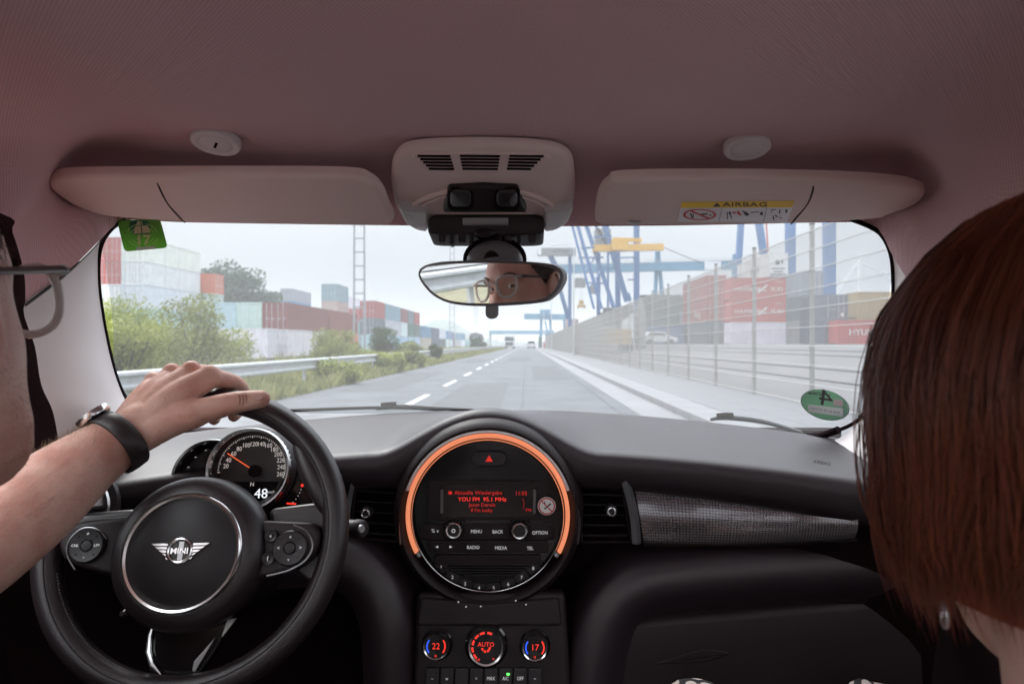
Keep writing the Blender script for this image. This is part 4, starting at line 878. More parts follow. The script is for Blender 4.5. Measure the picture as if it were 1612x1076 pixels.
for n, (px, py) in enumerate(((694, 892), (712, 909), (732, 919.5), (754, 926), (777, 926), (800, 920), (821, 909.5), (839.5, 895))):
    ang = math.atan2(-(py-811), px-768); u, v = rp.uv(rp(px, py))
    kk = MB().slab([rp.M(u, v, -.003, ang+pi/2) @ Vector((a, b, 0)) for a, b in rrect(.021, .013, .003)], rp.n, .004, .0012).build('preset_key', knobm, rad)
    rtext(str(n+1), px, py, 5.4, legend, kk, -.0026)
st = thing('no_smoking_sticker', 'round white no smoking sticker at the right of the radio display', 'sticker', rp(860, 795))
u, v = rp.uv(rp(860.5, 795)); MS = rp.M(u, v, .0045)
MB().lathe([(0, 0), (.0135, 0), (.0137, -.0006)], 36, MS).build('disc', mat('sticker_white', (.88, .84, .83), .5), st)
sred = mat('sticker_red', (.60, .05, .06), .5); sblk = mat('sticker_black', (.03, .03, .03), .5)
MB().lathe([(.0108, .0002), (.0128, .0002)], 36, MS).build('ring', sred, st); MB().box((0, 0, .0003), (.0225, .0017, .0002), MS @ Matrix.Rotation(R(-45), 4, 'Z')).build('bar', sred, st, 0)
MB().box((.001, -.001, .0001), (.013, .0022, .0002), MS @ Matrix.Rotation(R(40), 4, 'Z')).box((-.003, .0045, .0001), (.0015, .004, .0002), MS).build('cigarette', sblk, st, 0)
rslab(768, 706, 1, 1, .5, -.004, .001, gloss_b, 'sensor_dot')

# ================================================================ CLIMATE PANEL
cl = thing('climate_panel', 'black centre console panel with three illuminated climate dials', 'control panel', U(768, 1020, .95))
cp = Pl(U(768, 1018, .945), (1, .0, -.01), (0, .22, 1)); PC = .945/1000
MB().slab([cp(*p, -.004) for p in rnd([(655, 930), (890, 930), (915, 1330), (640, 1330)], 13)], cp.n, .03, .008).build('panel', dark_p, cl)
MB().slab([cp(*p, .002) for p in rnd([(662, 940), (768, 950), (880, 940), (885, 985), (655, 985)], 7)], cp.n, .01, .004).build('switch_shelf', dark_p, cl)
for px, py in ((642, 946), (757, 953), (734, 953.5), (812, 944), (828, 950)): MB().lathe([(0, .002), (.0012, .001)], 8, cp.M(*cp.uv(cp(px if px > 660 else 722, py)), .003)).build('pictogram', legend, cl)
def dial(px, py, r, label_, seg):
    u, v = cp.uv(cp(px, py, .012)); M_ = cp.M(u, v, -.003); rr = r*PC
    MB().lathe([(rr*1.22, 0), (rr*1.25, .003), (rr*1.12, .005)], 32, M_).build('collar', gloss_b, cl)
    o = MB().lathe([(rr*1.02, .002), (rr*1.04, .012), (rr, .0165), (rr*.9, .0155)], 40, M_).build('dial', chrome, cl)
    MB().lathe([(0, .0145), (rr*.91, .0150)], 32, M_).build('dial_face', gloss_b, o)
    for a0, a1, mm_, q in seg:
        MB().lathe([(rr*(q-.06), .0158), (rr*(q+.06), .0158)], 10, M_, R(a0), R(a1)).build('scale_arc', mm_, o, 0)
    for s_, dx, dy, sz in label_: text('lettering', s_, sz*PC*1.42, M_ @ Matrix.Translation((dx*PC, dy*PC, .016)), red_e, o, .0001)
dial(686.5, 1016.5, 19.5, [('22', 0, 0, 9), ('o', 0, -13, 5)], [(140, 220, blue_e, .72), (-40, 40, red_e, .72)])
dial(765, 1018, 27, [('AUTO', 0, 4, 6.5), ('off', -12, -18, 4), ('*', 12, -18, 6)], [(a, a+20, red_e, .78) for a in (65, 97, 124, 152, 180, 208)]+[(a, a+35, red_e, .22) for a in (190, 240, 290, 330)])
dial(842, 1018.5, 19.5, [('17', 0, 0, 9), ('o', 0, -13, 5)], [(140, 220, blue_e, .72), (-40, 40, red_e, .72)])
ic = ['~', 'w', '', '=', 'MAX', 'A/C', 'OFF', '~']
for k in range(8):
    px = 681+23.0*k; b = rslab(px, 1064, 21.5, 26, 3, .0035, .008, knobm, 'button', cl, .0015, cp, PC)
    if ic[k]: rtext(ic[k], px, 1066, 5.2, legend, b, .0042, cp, PC, sx=.8)
rslab(800, 1059, 5, 3, 1, .0048, .001, green_e, 'lamp', cl, .0002, cp, PC)

# ================================================================ INSTRUMENTS
def gauge(name, label, px, py, d, rpx):
    t = thing(name, label, 'gauge', U(px, py, d)); pl = Pl(U(px, py, d), (1, .06, 0), (0, .2, 1)); r = rpx*d/1000
    MB().lathe([(r*.7, -.06), (r*1.02, -.05), (r*1.06, -.01), (r*1.03, .004)], 48, pl.M()).build('housing', dark_p, t)
    MB().lathe([(r*.93, 0), (r*.95, .007), (r*1.0, .009), (r*1.03, .004), (r*1.04, -.002)], 56, pl.M()).build('chrome_rim', chrome, t)
    MB().lathe([(0, -.012), (r*.8, -.012), (r*.95, .001)], 40, pl.M()).build('dial_face', mat('dial_face', (.03, .02, .022), .45) if 'dial_face' not in bpy.data.materials else bpy.data.materials['dial_face'], t)
    return t, pl, r
ta, tp, trr = gauge('tachometer', 'smaller chrome rimmed rev counter tucked behind the speedometer', 334, 752, .895, 59)
for k in range(9):
    a = R(225-22*k); MB().box((trr*.82*cos(a), trr*.82*sin(a), -.0108), (.006, .0011, .0005), tp.M() @ Matrix.Translation((0, 0, 0))).build('tick', legend, ta, 0)
for s_, px, py in (('3', 307, 755), ('2', 305, 762), ('1', 312, 745)): text('lettering', s_, .008, tp.M(*tp.uv(tp(px, py, -.0105)), -.0105), legend, ta)
sp_, spl, srr = gauge('speedometer', 'chrome rimmed speedometer with orange needle near fifty', 393, 738, .87, 63)
NUM = [('20', 355.8, 733.4), ('40', 360, 724), ('60', 368, 714), ('80', 376.8, 706.4), ('100', 387.6, 700.8), ('120', 399.5, 698.8), ('140', 411, 698.8), ('160', 422.4, 701), ('180', 431.7, 707.3), ('200', 438, 715), ('220', 442, 724.4), ('240', 442.9, 735), ('260', 442, 746)]
legend2 = mat('gauge_legend', (.85, .82, .80), .6, emit=(1, .9, .85), es=.25)
for s_, px, py in NUM: text('lettering', s_, .0088, spl.M(*spl.uv(spl(px, py, -.0115)), -.0112), legend2, sp_, sx=.85)
tk = [MB().box((0, 0, 0), (l_, .0009, .0004)).mesh('tick', 0) for l_ in (.0035, .0065)]
for k in range(53):
    a = R(190-200*k/52-5); o = obj('tick', tk[k % 4 == 0], legend2, sp_); o.matrix_basis = spl.M(srr*.84*cos(a), srr*.84*sin(a), -.0085, a)
a, b = spl(358, 713, -.006), spl(401, 741, -.006)
MB().beam(a, b, .0016, .001).build('needle', needle_e, sp_, 0); MB().lathe([(.008, -.01), (.0085, -.004), (.007, -.003), (0, -.003)], 20, spl.M(*spl.uv(b))).build('needle_hub', matt_b, sp_)
MB().slab([spl(*p, -.0112) for p in ((360, 757), (438, 757), (425, 795), (372, 795))], spl.n, .002).build('display', gloss_b, sp_, 0)
text('lettering', '48', .0185, spl.M(*spl.uv(spl(411, 777, -.011)), -.0108), white_e, sp_); text('lettering', 'N', .0075, spl.M(*spl.uv(spl(397, 762, -.011)), -.0108), legend2, sp_); text('lettering', 'km/h', .0055, spl.M(*spl.uv(spl(427, 774, -.011)), -.0108), legend, sp_)
for t_, pl_, r_ in ((sp_, spl, srr), (ta, tp, trr)): MB().lathe([(0, .0035), (r_*.5, .0025), (r_*.94, .0)], 40, pl_.M()).build('cover_glass', glassmat('gauge_glass', (.97, .97, .97), .12) if 'gauge_glass' not in bpy.data.materials else bpy.data.materials['gauge_glass'], t_)
fp = thing('fuel_gauge', 'dark crescent fuel gauge with red lamps right of the speedometer', 'gauge', U(470, 790, .885)); fpl = Pl(U(465, 785, .885), (1, .1, 0), (0, .2, 1))
MB().slab([fpl(*p) for p in rnd([(455, 725), (478, 735), (500, 765), (504, 800), (480, 835), (425, 835), (425, 800), (448, 775)], .01, 5)], fpl.n, .03, .004).build('housing', gloss_b, fp)
MB().slab([fpl(*p, .0012) for p in ((451, 790.5), (466, 791.5), (466, 794), (451, 793))], fpl.n, .001).build('level_bar', red_e, fp, 0)
for px, py in ((476, 763.5), (448.5, 799.5)): MB().lathe([(0, .0015), (.0022, .0008)], 10, fpl.M(*fpl.uv(fpl(px, py)), 0)).build('warning_lamp', red_e, fp)
for k in range(5): MB().lathe([(0, .0011), (.0007, .0008)], 6, fpl.M(*fpl.uv(fpl(474-1.5*k-.8*k*k*.5, 770+5*k)), 0)).build('scale_dot', legend, fp)

# ================================================================ STEERING WHEEL
wc = U(306.7, 842.9, .7768); ty, yw = .3166, .0618
wex = Vector((cos(yw), sin(yw), 0)); wn0 = Vector((sin(yw), -cos(yw), 0)); wey = Vector((0, 0, 1))*cos(ty)-wn0*sin(ty)
wp = Pl(wc, wex, wey); PWh = .76/1000
sw = thing('steering_wheel', 'black leather steering wheel with round chrome-ringed hub', 'steering wheel', wc)
RR, RT = .1692, .0160
def torus(r, rt, n=96, m=14, h=0, ky=1): return [[wp.at((r+rt*cos(2*pi*j/m))*cos(2*pi*i/n), (r+rt*cos(2*pi*j/m))*sin(2*pi*i/n), h+rt*ky*sin(2*pi*j/m)) for j in range(m)] for i in range(n)]
rimo = MB().grid(torus(RR, RT, 128, 20, 0, 1.06), True, True).build('rim', leather, sw, 0)
rimo.data.shade_smooth()
MB().grid(torus(RR-.0052, .0009, 128, 6, .0161), True, True).build('rim_seam', knobm, rimo, 0).data.shade_smooth()
stt = MB()
for k in range(40):
    a = R(195+55*k/40); p = wp.at((RR-.0152)*cos(a), (RR-.0152)*sin(a), .006); q = wp.at((RR-.0148)*cos(a+.008), (RR-.0148)*sin(a+.008), .0075); stt.beam(p, q, .0009)
stt.build('stitching', mat('thread', (.10, .09, .095), .8), rimo, 0, kind='stuff')
# thumb grips
for a0, a1 in ((8, 46), (134, 172)):
    P = [wp.at((RR-.008-.007*sin(pi*k/12))*cos(R(a0+(a1-a0)*k/12)), (RR-.008-.007*sin(pi*k/12))*sin(R(a0+(a1-a0)*k/12)), .001) for k in range(13)]
    MB().tube(P, [.006+.0095*sin(pi*k/12)**.6 for k in range(13)], 12).build('thumb_grip', leather, sw)
hc = wp.uv(wp(286, 869, .038))
hub = MB().lathe([(.07, -.05), (.084, -.02), (.0895, .0), (.0885, .016), (.084, .027), (.076, .034), (.0685, .0365), (.066, .034)], 64, wp.M(*hc)).build('hub', leather, sw, 60)
MB().lathe([(.0605, .0345), (.062, .0385), (.0645, .0395), (.067, .0375), (.068, .034)], 64, wp.M(*hc)).build('chrome_ring', chrome, hub)
pad = MB().lathe([(0, .0455), (.012, .0452), (.03, .0435), (.048, .040), (.0608, .0345)], 48, wp.M(*hc)).build('airbag_cover', mat('hub_cover', (.014, .011, .013), .5, bump=.2, bscale=1200), hub, 80)
# winged badge
eu, ev = wp.uv(wp(283.5, 866.5, .046)); EM = wp.M(eu, ev, .0455); k_ = .745/1000
MB().lathe([(.0108, 0), (.0112, .0028), (.0128, .0034), (.0144, .0028), (.0148, 0)], 40, EM).build('badge_ring', chrome, pad)
MB().lathe([(0, .001), (.011, .001)], 32, EM).build('badge_disc', gloss_b, pad)
MB().box((.0012, 0, .0016), (.0055, .0205, .0005), EM).build('badge_stripe', satin, pad, 0)
text('lettering', 'MINI', .0088, EM @ Matrix.Translation((0, -.0002, .0024)), chrome, pad, .0003, sx=1.12, bold=.0002)
for s_ in (-1, 1):
    for q in range(5):
        y0 = .0085-.0037*q; xl = .033-.0046*q; MB().slab([EM @ Vector((s_*a, b, .0022)) for a, b in ((.0138+.0004*q, y0), (xl, y0), (xl-.0042, y0-.0030), (.0138, y0-.0030))], wp.n, .002, .0005, 2).build('badge_wing', chrome, pad)
def wslab(P, h, th, m, name, r=.008, bev=.004, parent=sw): return MB().slab([wp(*p, h) for p in P] if r == 0 else [wp.at(a, b, h) for a, b in rnd([wp.uv(wp(*p, h)) for p in P], r, 5)], wp.n, th, bev, 5).build(name, m, parent)
sL = wslab([(90, 842), (122, 820), (230, 808), (240, 912), (170, 906), (112, 890), (92, 872)], .018, .02, dark_p, 'spoke', .012, .006)
sRr = wslab([(405, 818), (494, 822), (505, 838), (500, 868), (470, 895), (398, 914)], .018, .02, dark_p, 'spoke', .012, .006)
wslab([(60, 820), (100, 812), (140, 806), (215, 800), (215, 830), (120, 842), (80, 870)], -.002, .02, leather, 'spoke_back', .012, .006)
wslab([(420, 800), (500, 790), (530, 800), (528, 905), (490, 920), (440, 880)], -.004, .014, leather, 'spoke_back', .012, .006)
MB().tube(catmull([wp(*p, .0195) for p in ((462, 826), (483, 836), (492, 858), (482, 880), (455, 897), (420, 906))], 5), .0011, 6).build('spoke_edge', satin, sRr)
MB().tube(catmull([wp(*p, .0195) for p in ((118, 896), (106, 874), (108, 852), (128, 832), (152, 832), (168, 848))], 5), .0009, 6).build('spoke_edge', satin, sL)
def wbutton(px, py, r, parent, marks, inner=True):
    u, v = wp.uv(wp(px, py, .019)); M_ = wp.M(u, v, .018); rr = r*PWh
    o = MB().lathe([(rr*1.1, 0), (rr*1.08, .003), (rr, .0045), (rr*.72, .0035), (rr*.42, .003), (rr*.40, .001)], 32, M_).build('button_disc' if inner else 'button', knobm, parent)
    MB().lathe([(0, .0045), (rr*.3, .0042), (rr*.34, .002)], 20, M_).build('centre_button', knobm, o)
    MB().lathe([(rr*.34, .0028), (rr*.37, .0040), (rr*.40, .0028)], 24, M_).build('centre_ring', satin, o)
    for s_, dx, dy, sz in marks: text('lettering', s_, sz*PWh*1.42, M_ @ Matrix.Translation((dx*PWh, dy*PWh, .0047)), legend, o, .0001)
    if inner:
        for a in (45, 135, 225, 315): MB().box((rr*.78*cos(R(a)), rr*.78*sin(R(a)), .0042), (.0012, .0012, .001), M_).build('notch', matt_b, o, 0)
wbutton(138, 858, 24, sL, [('+', 0, 17, 6), ('-', 0, -17, 6), ('LIM', 16, 0, 4), ('CNL', -16, 0, 4)])
wbutton(457, 862, 25, sRr, [('◇', 0, 0, 1)] if False else [('<', -17, 0, 6), ('>', 17, 0, 6), ('^', 0, 15, 6), ('v', 0, -17, 5)])
wbutton(427.5, 843, 9.5, sRr, [('«', 0, 0, 5)], False); wbutton(423, 878, 9.5, sRr, [('(', 0, 0, 6)], False)
# lower twin spoke, bright edged
ls = wslab([(243, 960), (372, 955), (345, 1015), (312, 1066), (285, 1100), (240, 1100), (232, 1040)], -.012, .012, gloss_b, 'lower_spoke', .01, .003)
MB().tube([wp(*p, -.008) for p in ((242, 978), (236, 1000), (234, 1025), (240, 1045), (253, 1061))], [.0012, .0026, .0032, .003, .0012], 8).build('spoke_edge', chrome, ls)
MB().slab([wp(*p, -.010) for p in ((372, 972), (352, 1000), (348, 1002), (358, 974))], wp.n, .003, .0006).build('spoke_edge', satin, ls); MB().slab([wp(*p, -.010) for p in ((338, 1003), (306, 1058), (302, 1055), (305, 1040))], wp.n, .003, .0006).build('spoke_edge', satin, ls)
col = MB().tube([wp.at(0, -.02, -.02), wp.at(0, -.02, -.22)], [.06, .075], 24).build('column', dark_p, sw)
sk = thing('indicator_stalk', 'black control stalk with a grey end button right of the wheel rim', 'stalk', U(560, 830, .9))
MB().tube([U(500, 826, .88), U(545, 829, .87), U(562, 831, .865)], [.010, .0105, .0115], 14).build('arm', knobm, sk); MB().tube([U(561, 831, .865), U(569, 832, .862), U(572, 832, .86)], [.0125, .0125, .010], 16).build('end_cap', dark_p, sk)
MB().tube([U(568.5, 832, .856), U(570, 832, .855)], [.006, .005], 12).build('push_button', satin, sk)
ig = thing('key_switch', 'small metallic switch below the steering column', 'switch', U(198, 963, .8)); MB().lathe([(.004, 0), (.005, .006), (.003, .009), (0, .009)], 12, Pl(U(198, 963, .83), (1, 0, 0), (0, .2, 1)).M()).build('knob', chrome, ig); MB().tube([U(198, 963, .832), U(225, 955, .87), U(262, 935, .90)], [.005, .007, .009], 8).build('arm', dark_p, ig)

# ================================================================ OVERHEAD
def visor(label, P, seam, yr, extra=None):
    t = thing('sun_visor', label, 'sun visor', U(P[0][0], 300, .8), 'sun visors')
    pl = Pl(U(340, yr[1], .87), (1, 0, 0), U(340, yr[0], .725)-U(340, yr[1], .87))
    if pl.n.z > 0: pl.n = -pl.n
    yy = lambda y: yr[1]-(yr[1]-y)*.82
    out = catmull([pl(x, yy(y)) for x, y in P], 4, True)
    b = MB().slab(out, pl.n, .014, .007, 5, dome=.002).build('panel', visor_m, t, 60)
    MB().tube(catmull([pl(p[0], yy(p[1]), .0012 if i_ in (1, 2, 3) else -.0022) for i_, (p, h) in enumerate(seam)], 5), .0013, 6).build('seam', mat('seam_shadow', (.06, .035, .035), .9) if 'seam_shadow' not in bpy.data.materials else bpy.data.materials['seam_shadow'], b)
    return t, pl, b
v1, vp1, vb1 = visor('grey sun visor folded up above the driver side with one seam', [(75, 278), (95, 264), (200, 261), (400, 260), (545, 262), (580, 271), (600, 292), (612, 325), (617, 352), (560, 356), (420, 354), (292, 350), (215, 344), (165, 338), (122, 322), (92, 300)], [((245, 263), -.004), ((252, 285), -.002), ((264, 312), -.0015), ((282, 338), -.003), ((291, 348), -.006)], (260, 356))
v2, vp2, vb2 = visor('grey sun visor above the passenger with an AIRBAG warning label', [(937, 342), (943, 302), (958, 279), (985, 268), (1150, 266), (1300, 269), (1400, 276), (1445, 286), (1457, 298), (1440, 318), (1402, 335), (1370, 345), (1230, 353), (1060, 355), (960, 356), (940, 352)], [((1280, 270), -.004), ((1279, 290), -.002), ((1270, 315), -.0015), ((1252, 342), -.003), ((1246, 351), -.006)], (266, 356))
H = .0022; ll = [vp2(*p, H) for p in ((1073, 318.5), (1251, 316.5), (1239, 350), (1067, 348))]
LB = MB().slab(ll, vp2.n, .002).build('warning_label', mat('label_white', (.92, .88, .92), .5), vb2, 0)
MB().slab([vp2(*p, H+.0004) for p in ((1073, 318.3), (1251, 316.3), (1247, 326.5), (1071.5, 327.5))], vp2.n, .0003).build('yellow_band', mat('label_yellow', (.95, .62, .04), .5), LB, 0)
MB().slab([vp2(*p, H+.0008) for p in ((1122, 325.3), (1134.5, 325.1), (1128.5, 319.5))], vp2.n, .0003).build('warning_triangle', sblk, LB, 0)
def on_pl(pl, px, py, h):
    m = Matrix((pl.ex, (pl(px, py-10, h)-pl(px, py+10, h)).normalized(), pl.n)).transposed().to_4x4(); m.translation = pl(px, py, h); return m
text('lettering', 'AIRBAG', .0165, on_pl(vp2, 1173, 322.3, H+.0006), sblk, LB, .0002, sx=1.0)
for px in (1134, 1204): MB().slab([vp2(*p, H+.0006) for p in ((px+3, 327), (px+3.8, 327), (px-2.2, 349), (px-3, 349))], vp2.n, .0002).build('rule', mat('rule_grey', (.25, .24, .25), .6) if 'rule_grey' not in bpy.data.materials else bpy.data.materials['rule_grey'], LB, 0)
ring = MB(); kk = 40
o_ = [vp2(1101.5+26*cos(2*pi*i/kk), 338+9*sin(2*pi*i/kk), H+.0007) for i in range(kk)]; i_ = [vp2(1101.5+22.3*cos(2*pi*i/kk), 338+7.5*sin(2*pi*i/kk), H+.0007) for i in range(kk)]
ring.grid([o_, i_], close_u=True).build('prohibition_ring', sred, LB, 0)
MB().slab([vp2(*p, H+.0009) for p in ((1086, 332.5), (1089, 331.2), (1118, 343.6), (1115, 345))], vp2.n, .0002).build('prohibition_bar', sred, LB, 0)
pic = MB()
for P in (((1086, 336), (1088, 335.5), (1091, 343), (1089, 343.5)), ((1091, 336), (1092.5, 336), (1092, 343), (1090.5, 343)), ((1102, 337), (1114, 335.5), (1114, 337.5), (1102, 339)), ((1118, 337), (1119.5, 339), (1118, 340), (1116, 338)),
          ((1144, 334), (1145.5, 334), (1146, 345), (1144.5, 345)), ((1147, 334), (1150, 333), (1151, 336), (1148, 338)), ((1149, 337), (1150.5, 337), (1152.5, 344), (1151, 344)), ((1168, 331), (1172, 333), (1178, 336), (1174, 340)), ((1174, 333), (1180, 338), (1176, 340), (1172, 336)), ((1197, 334), (1201, 333.5), (1201, 339), (1196, 338)), ((1182, 334), (1195, 333), (1195, 333.8), (1182, 335)),
          ((1215, 330), (1221, 329.6), (1221, 330.6), (1216, 331)), ((1214.5, 330), (1215.6, 330), (1215, 335), (1214, 335)), ((1227, 330), (1229, 330), (1228, 336), (1226, 336)), ((1216, 340), (1218, 340), (1219, 346), (1217, 346)), ((1220, 338), (1225, 341), (1224, 342), (1220, 340)), ((1237, 330), (1240, 330), (1239, 335), (1236, 335)), ((1228, 342), (1231, 343), (1230, 344), (1227, 343))): pic.slab([vp2(*p, H+.0007) for p in P], vp2.n, .0002)
pic.build('pictograms', sblk, LB, 0, kind='stuff')
pr3 = MB()
for P in (((1153, 334), (1158, 333.5), (1158, 336), (1153, 336)), ((1159, 335), (1163, 334), (1168, 338), (1164, 339)), ((1160, 332.5), (1163, 332), (1164, 334), (1161, 334))): pr3.slab([vp2(*p, H+.0008) for p in P], vp2.n, .0002)
pr3.build('pictogram', sred, LB, 0)
MB().tube([vp2(988, 349, .001), vp2(998, 351, .003), vp2(1008, 349, .001)], .003, 8).build('mirror_flap_tab', satin, vb2)
for lb, px, py, d, slot in (('round cap with a dark slot in the roof lining above the driver visor', 340, 223.5, .717, True), ('plain round cap in the roof lining above the passenger visor', 1176, 232, .728, False)):
    t = thing('lining_cap', lb, 'cap', U(px, py, d)); pl = Pl(U(px, py, d), (1, 0, 0), (0, -.95, .2) if True else 0)
    if pl.n.z > 0: pl = Pl(U(px, py, d), (-1, 0, 0), (0, -.95, .2))
    M_ = pl.M(0, 0, .001)
    MB().lathe([(.0262, -.006), (.0262, .001), (.0245, .003), (.0205, .0034), (.0175, .0018), (.016, .003), (0, .0032)], 40, M_).build('disc', pillar_m, t)
    if slot: MB().box((0, 0, .0032), (.013, .0028, .0008), M_ @ Matrix.Rotation(R(55), 4, 'Z')).build('slot', matt_b, t, 0)
# ---- overhead console
oc = thing('overhead_console', 'grey overhead console with slotted grille, map lamps and two dark rocker switches', 'overhead console', U(760, 300, .78))
op = Pl(U(760, 300, .825), (-1, 0, 0), U(760, 235, .715)-U(760, 335, .895))
if op.n.z > 0: op = Pl(U(760, 300, .825), (1, 0, 0), U(760, 235, .715)-U(760, 335, .895))
if op.n.z > 0: op.n = -op.n
MB().slab(catmull([op(*p) for p in ((617, 268), (628, 246), (650, 236), (700, 232), (760, 231), (830, 233), (875, 239), (897, 252), (904, 275), (905, 310), (897, 338), (870, 352), (760, 352), (655, 352), (628, 338), (617, 305))], 5, True), op.n, .012, .009, 5, dome=.002).build('housing', visor_m, oc, 60)
grm = MB().slab(catmull([op(*p, .0026) for p in ((650, 246), (700, 242.5), (760, 242), (830, 243.5), (866, 248), (858, 260), (835, 268), (760, 270), (690, 268), (662, 260))], 4, True), op.n, .004, .001).build('grille_plate', visor_m, oc)
for k in range(5):
    y = 246+5.0*k
    for a, b in ((657+4.5*k, 709+1.5*k), (724+1*k, 787-.8*k), (802-1*k, 856-5*k)):
        MB().slab([op(px, py, .0036) for px, py in ((a, y-1.1), (b, y-1.1+.6), (b, y+1.5+.6), (a, y+1.5))], op.n, .001).build('grille_slot', matt_b, grm, 0)
for rx, ry, w_ in ((118, 44, .0035), (106, 37, .002)): MB().tube([op(760+rx*cos(R(a)), 340-ry*sin(R(a)), .003) for a in range(8, 173, 6)], w_, 8).build('moulding', visor_m, oc)
sp2 = MB().slab([op(*p, .010) for p in rnd([(706, 299), (760, 296), (815, 299), (830, 335), (697, 335)], 4, 3)], op.n, .012, .003).build('switch_panel', dark_p, oc)
for px in (725, 798):
    q = MB().slab([op(px+a, 317+b, .0125) for a, b in rrect(42, 32, 9)], op.n, .006, .003).build('rocker_frame', matt_b, sp2); MB().slab([op(px+a, 315+b, .0155) for a, b in rrect(33, 22, 7)], op.n, .005, .003, dome=.002).build('rocker_switch', knobm, sp2)
for s_, P in ((-1, [(627, 328), (674, 335), (674, 366), (655, 363), (637, 352)]), (1, [(904, 328), (856, 335), (856, 366), (876, 363), (894, 352)])): MB().slab([op(*p, .012) for p in rnd(P, 6, 3)], op.n, .02, .004, 4).build('map_lamp', lens_m, oc)
bar_ = MB().slab([U(px, py, .90) for px, py in rnd([(673, 343), (685, 336), (845, 336), (857, 343), (857, 366), (840, 368), (690, 368), (673, 366)], 6, 3)], (0, -1, .2), .05, .004).build('sensor_bar', dark_p, oc)
MB().slab([U(px, py, .838) for px, py in rrect(72, 10, 1)] if False else [U(764+a, 347+b, .893) for a, b in rrect(72, 9.5, 1)], (0, -1, .2), .008, .001).build('label_strip', mat('strip_grey', (.30, .28, .29), .4), bar_)
for px, hg, wd in ((695, 10, 10), (711, 13, 7), (727, 10, 11), (742, 13, 6), (787, 13, 6), (800, 8, 12), (817, 12, 6), (838, 10, 12)): MB().slab([U(px+a, 369+hg*.5+b, .905) for a, b in rrect(wd, hg+4, 2)], (0, -1, .2), .012, .0015).build('peg', dark_p, bar_)
MB().slab([U(763+a, 366+b, .896) for a, b in circle(17, 24, 0, 0, 7)], (0, -1, .2), .01, .001).build('sensor_window', gloss_b, bar_)
# ---- rear-view mirror
DRVHEAD, PASHEAD = (-.388, .353, 1.2174), (.282, .303, 1.141)
MH_ = Matrix.Translation(DRVHEAD) @ Matrix.Rotation(.095, 4, 'Z') @ Matrix.Rotation(.098, 4, 'X') @ Matrix.Rotation(-.155, 4, 'Y')
DRV = MH_ @ Vector((0, .085, -.004))       # between the driver's eyes
mc = U(786, 455, .87); nC = (Vector((0, 0, EYE))-mc).normalized(); nF = (DRV-mc).normalized(); mn = (nC+nF).normalized()
mex = Vector((0, 0, 1)).cross(mn).normalized(); mex = mex if mex.x > 0 else -mex
mp_ = Pl(mc, mex, Vector((0, 0, 1))-mn*mn.z)
if mp_.n.dot(nC) < 0: mp_ = Pl(mc, -mex, Vector((0, 0, 1))-mn*mn.z)
rv = thing('rear_view_mirror', 'frameless-edged rear-view mirror showing the driver face with glasses', 'mirror', U(772, 400, .88))
OUT = [(657, 432), (664, 419), (690, 412), (770, 409.5), (848, 413), (877, 420), (886, 433), (882, 450), (868, 467), (845, 477), (770, 482), (715, 479), (685, 468), (666, 450)]
IN = [(661.5, 432), (668, 422.5), (692, 416), (770, 413.5), (846, 416.5), (873, 423), (881, 433.5), (877, 449), (865, 463.5), (843, 472.5), (770, 477.5), (717, 475), (688, 464.5), (670.5, 448)]
MB().slab(catmull([mp_(*p) for p in OUT], 5, True), mp_.n, .022, .004, 4).build('mirror_housing', mat('mirror_shell', (.16, .16, .17), .45), rv)
MB().slab(catmull([mp_(*p, .0008) for p in IN], 5, True), mp_.n, .002, .0004).build('mirror_glass', mat('mirror_silver', (.80, .81, .81), .0, 1), rv, 0)
MB().slab([mp_(773+a, 489+b, -.004) for a, b in rrect(19, 26, 9)], mp_.n, .006, .002).build('dip_tab', mat('tab_grey', (.22, .23, .235), .5), rv)
MB().ball(U(779, 412, .90), (.040, .022, .030), 28).build('mount_cover', mat('mount_grey', (.18, .18, .19), .3), rv)
MB().tube([U(774, 370, .93), U(774, 395, .90), U(775, 412, .885)], [.016, .013, .014], 14).build('stem', dark_p, rv)
MB().ball(U(779, 408, .915), (.046, .012, .034), 28).build('mount_back', matt_b, rv)

# ================================================================ ON THE GLASS, AND THE WIPERS
def glass_pl(px, py, d): return Pl(U(px, py, d), (1, .12*(-1 if px < 800 else 1)*-1, 0), (0, -.5, 1))
sg_ = thing('vignette_sticker', 'square green toll sticker with number 17 at the top left of the windscreen', 'sticker', U(222, 368, .885))
gpl = Pl(U(222, 370, .88), (1, .10, .02), (.0, -.35, 1)); gg = mat('sticker_green', (.20, .42, .09), .5, thru=.6); gd = mat('sticker_dark_green', (.03, .22, .10), .5, thru=.6); gt = mat('sticker_tan', (.85, .75, .55), .5, thru=.6); gl_ = mat('sticker_lime', (.75, .88, .45), .5, thru=.6)
MB().slab([gpl.at(a, b) for a, b in rnd([gpl.uv(gpl(*p)) for p in ((184, 347), (252, 345), (264, 390), (196, 396))], .006, 4)], gpl.n, .0006).build('sheet', gg, sg_, 0)
MB().slab([gpl(*p, .0003) for p in ((205, 348), (232, 347), (238, 358), (232, 367), (210, 369), (203, 358))], gpl.n, .0002).build('dark_patch', gd, sg_, 0)
for (P) in (((213, 356), (232, 354.5), (237.5, 366.5), (210, 368.5)), ((216, 348.5), (223, 348), (225, 354), (214.5, 355))): MB().slab([gpl(*p, .0006) for p in P], gpl.n, .0002).build('motif', gt, sg_, 0)
MB().slab([gpl(*p, .0009) for p in ((221, 348.5), (222.3, 348.5), (224, 367), (222.7, 367.2))], gpl.n, .0002).slab([gpl(*p, .0009) for p in ((210, 368), (237.8, 366), (238, 367.3), (210.5, 369.3))], gpl.n, .0002).build('motif_line', gd, sg_, 0)
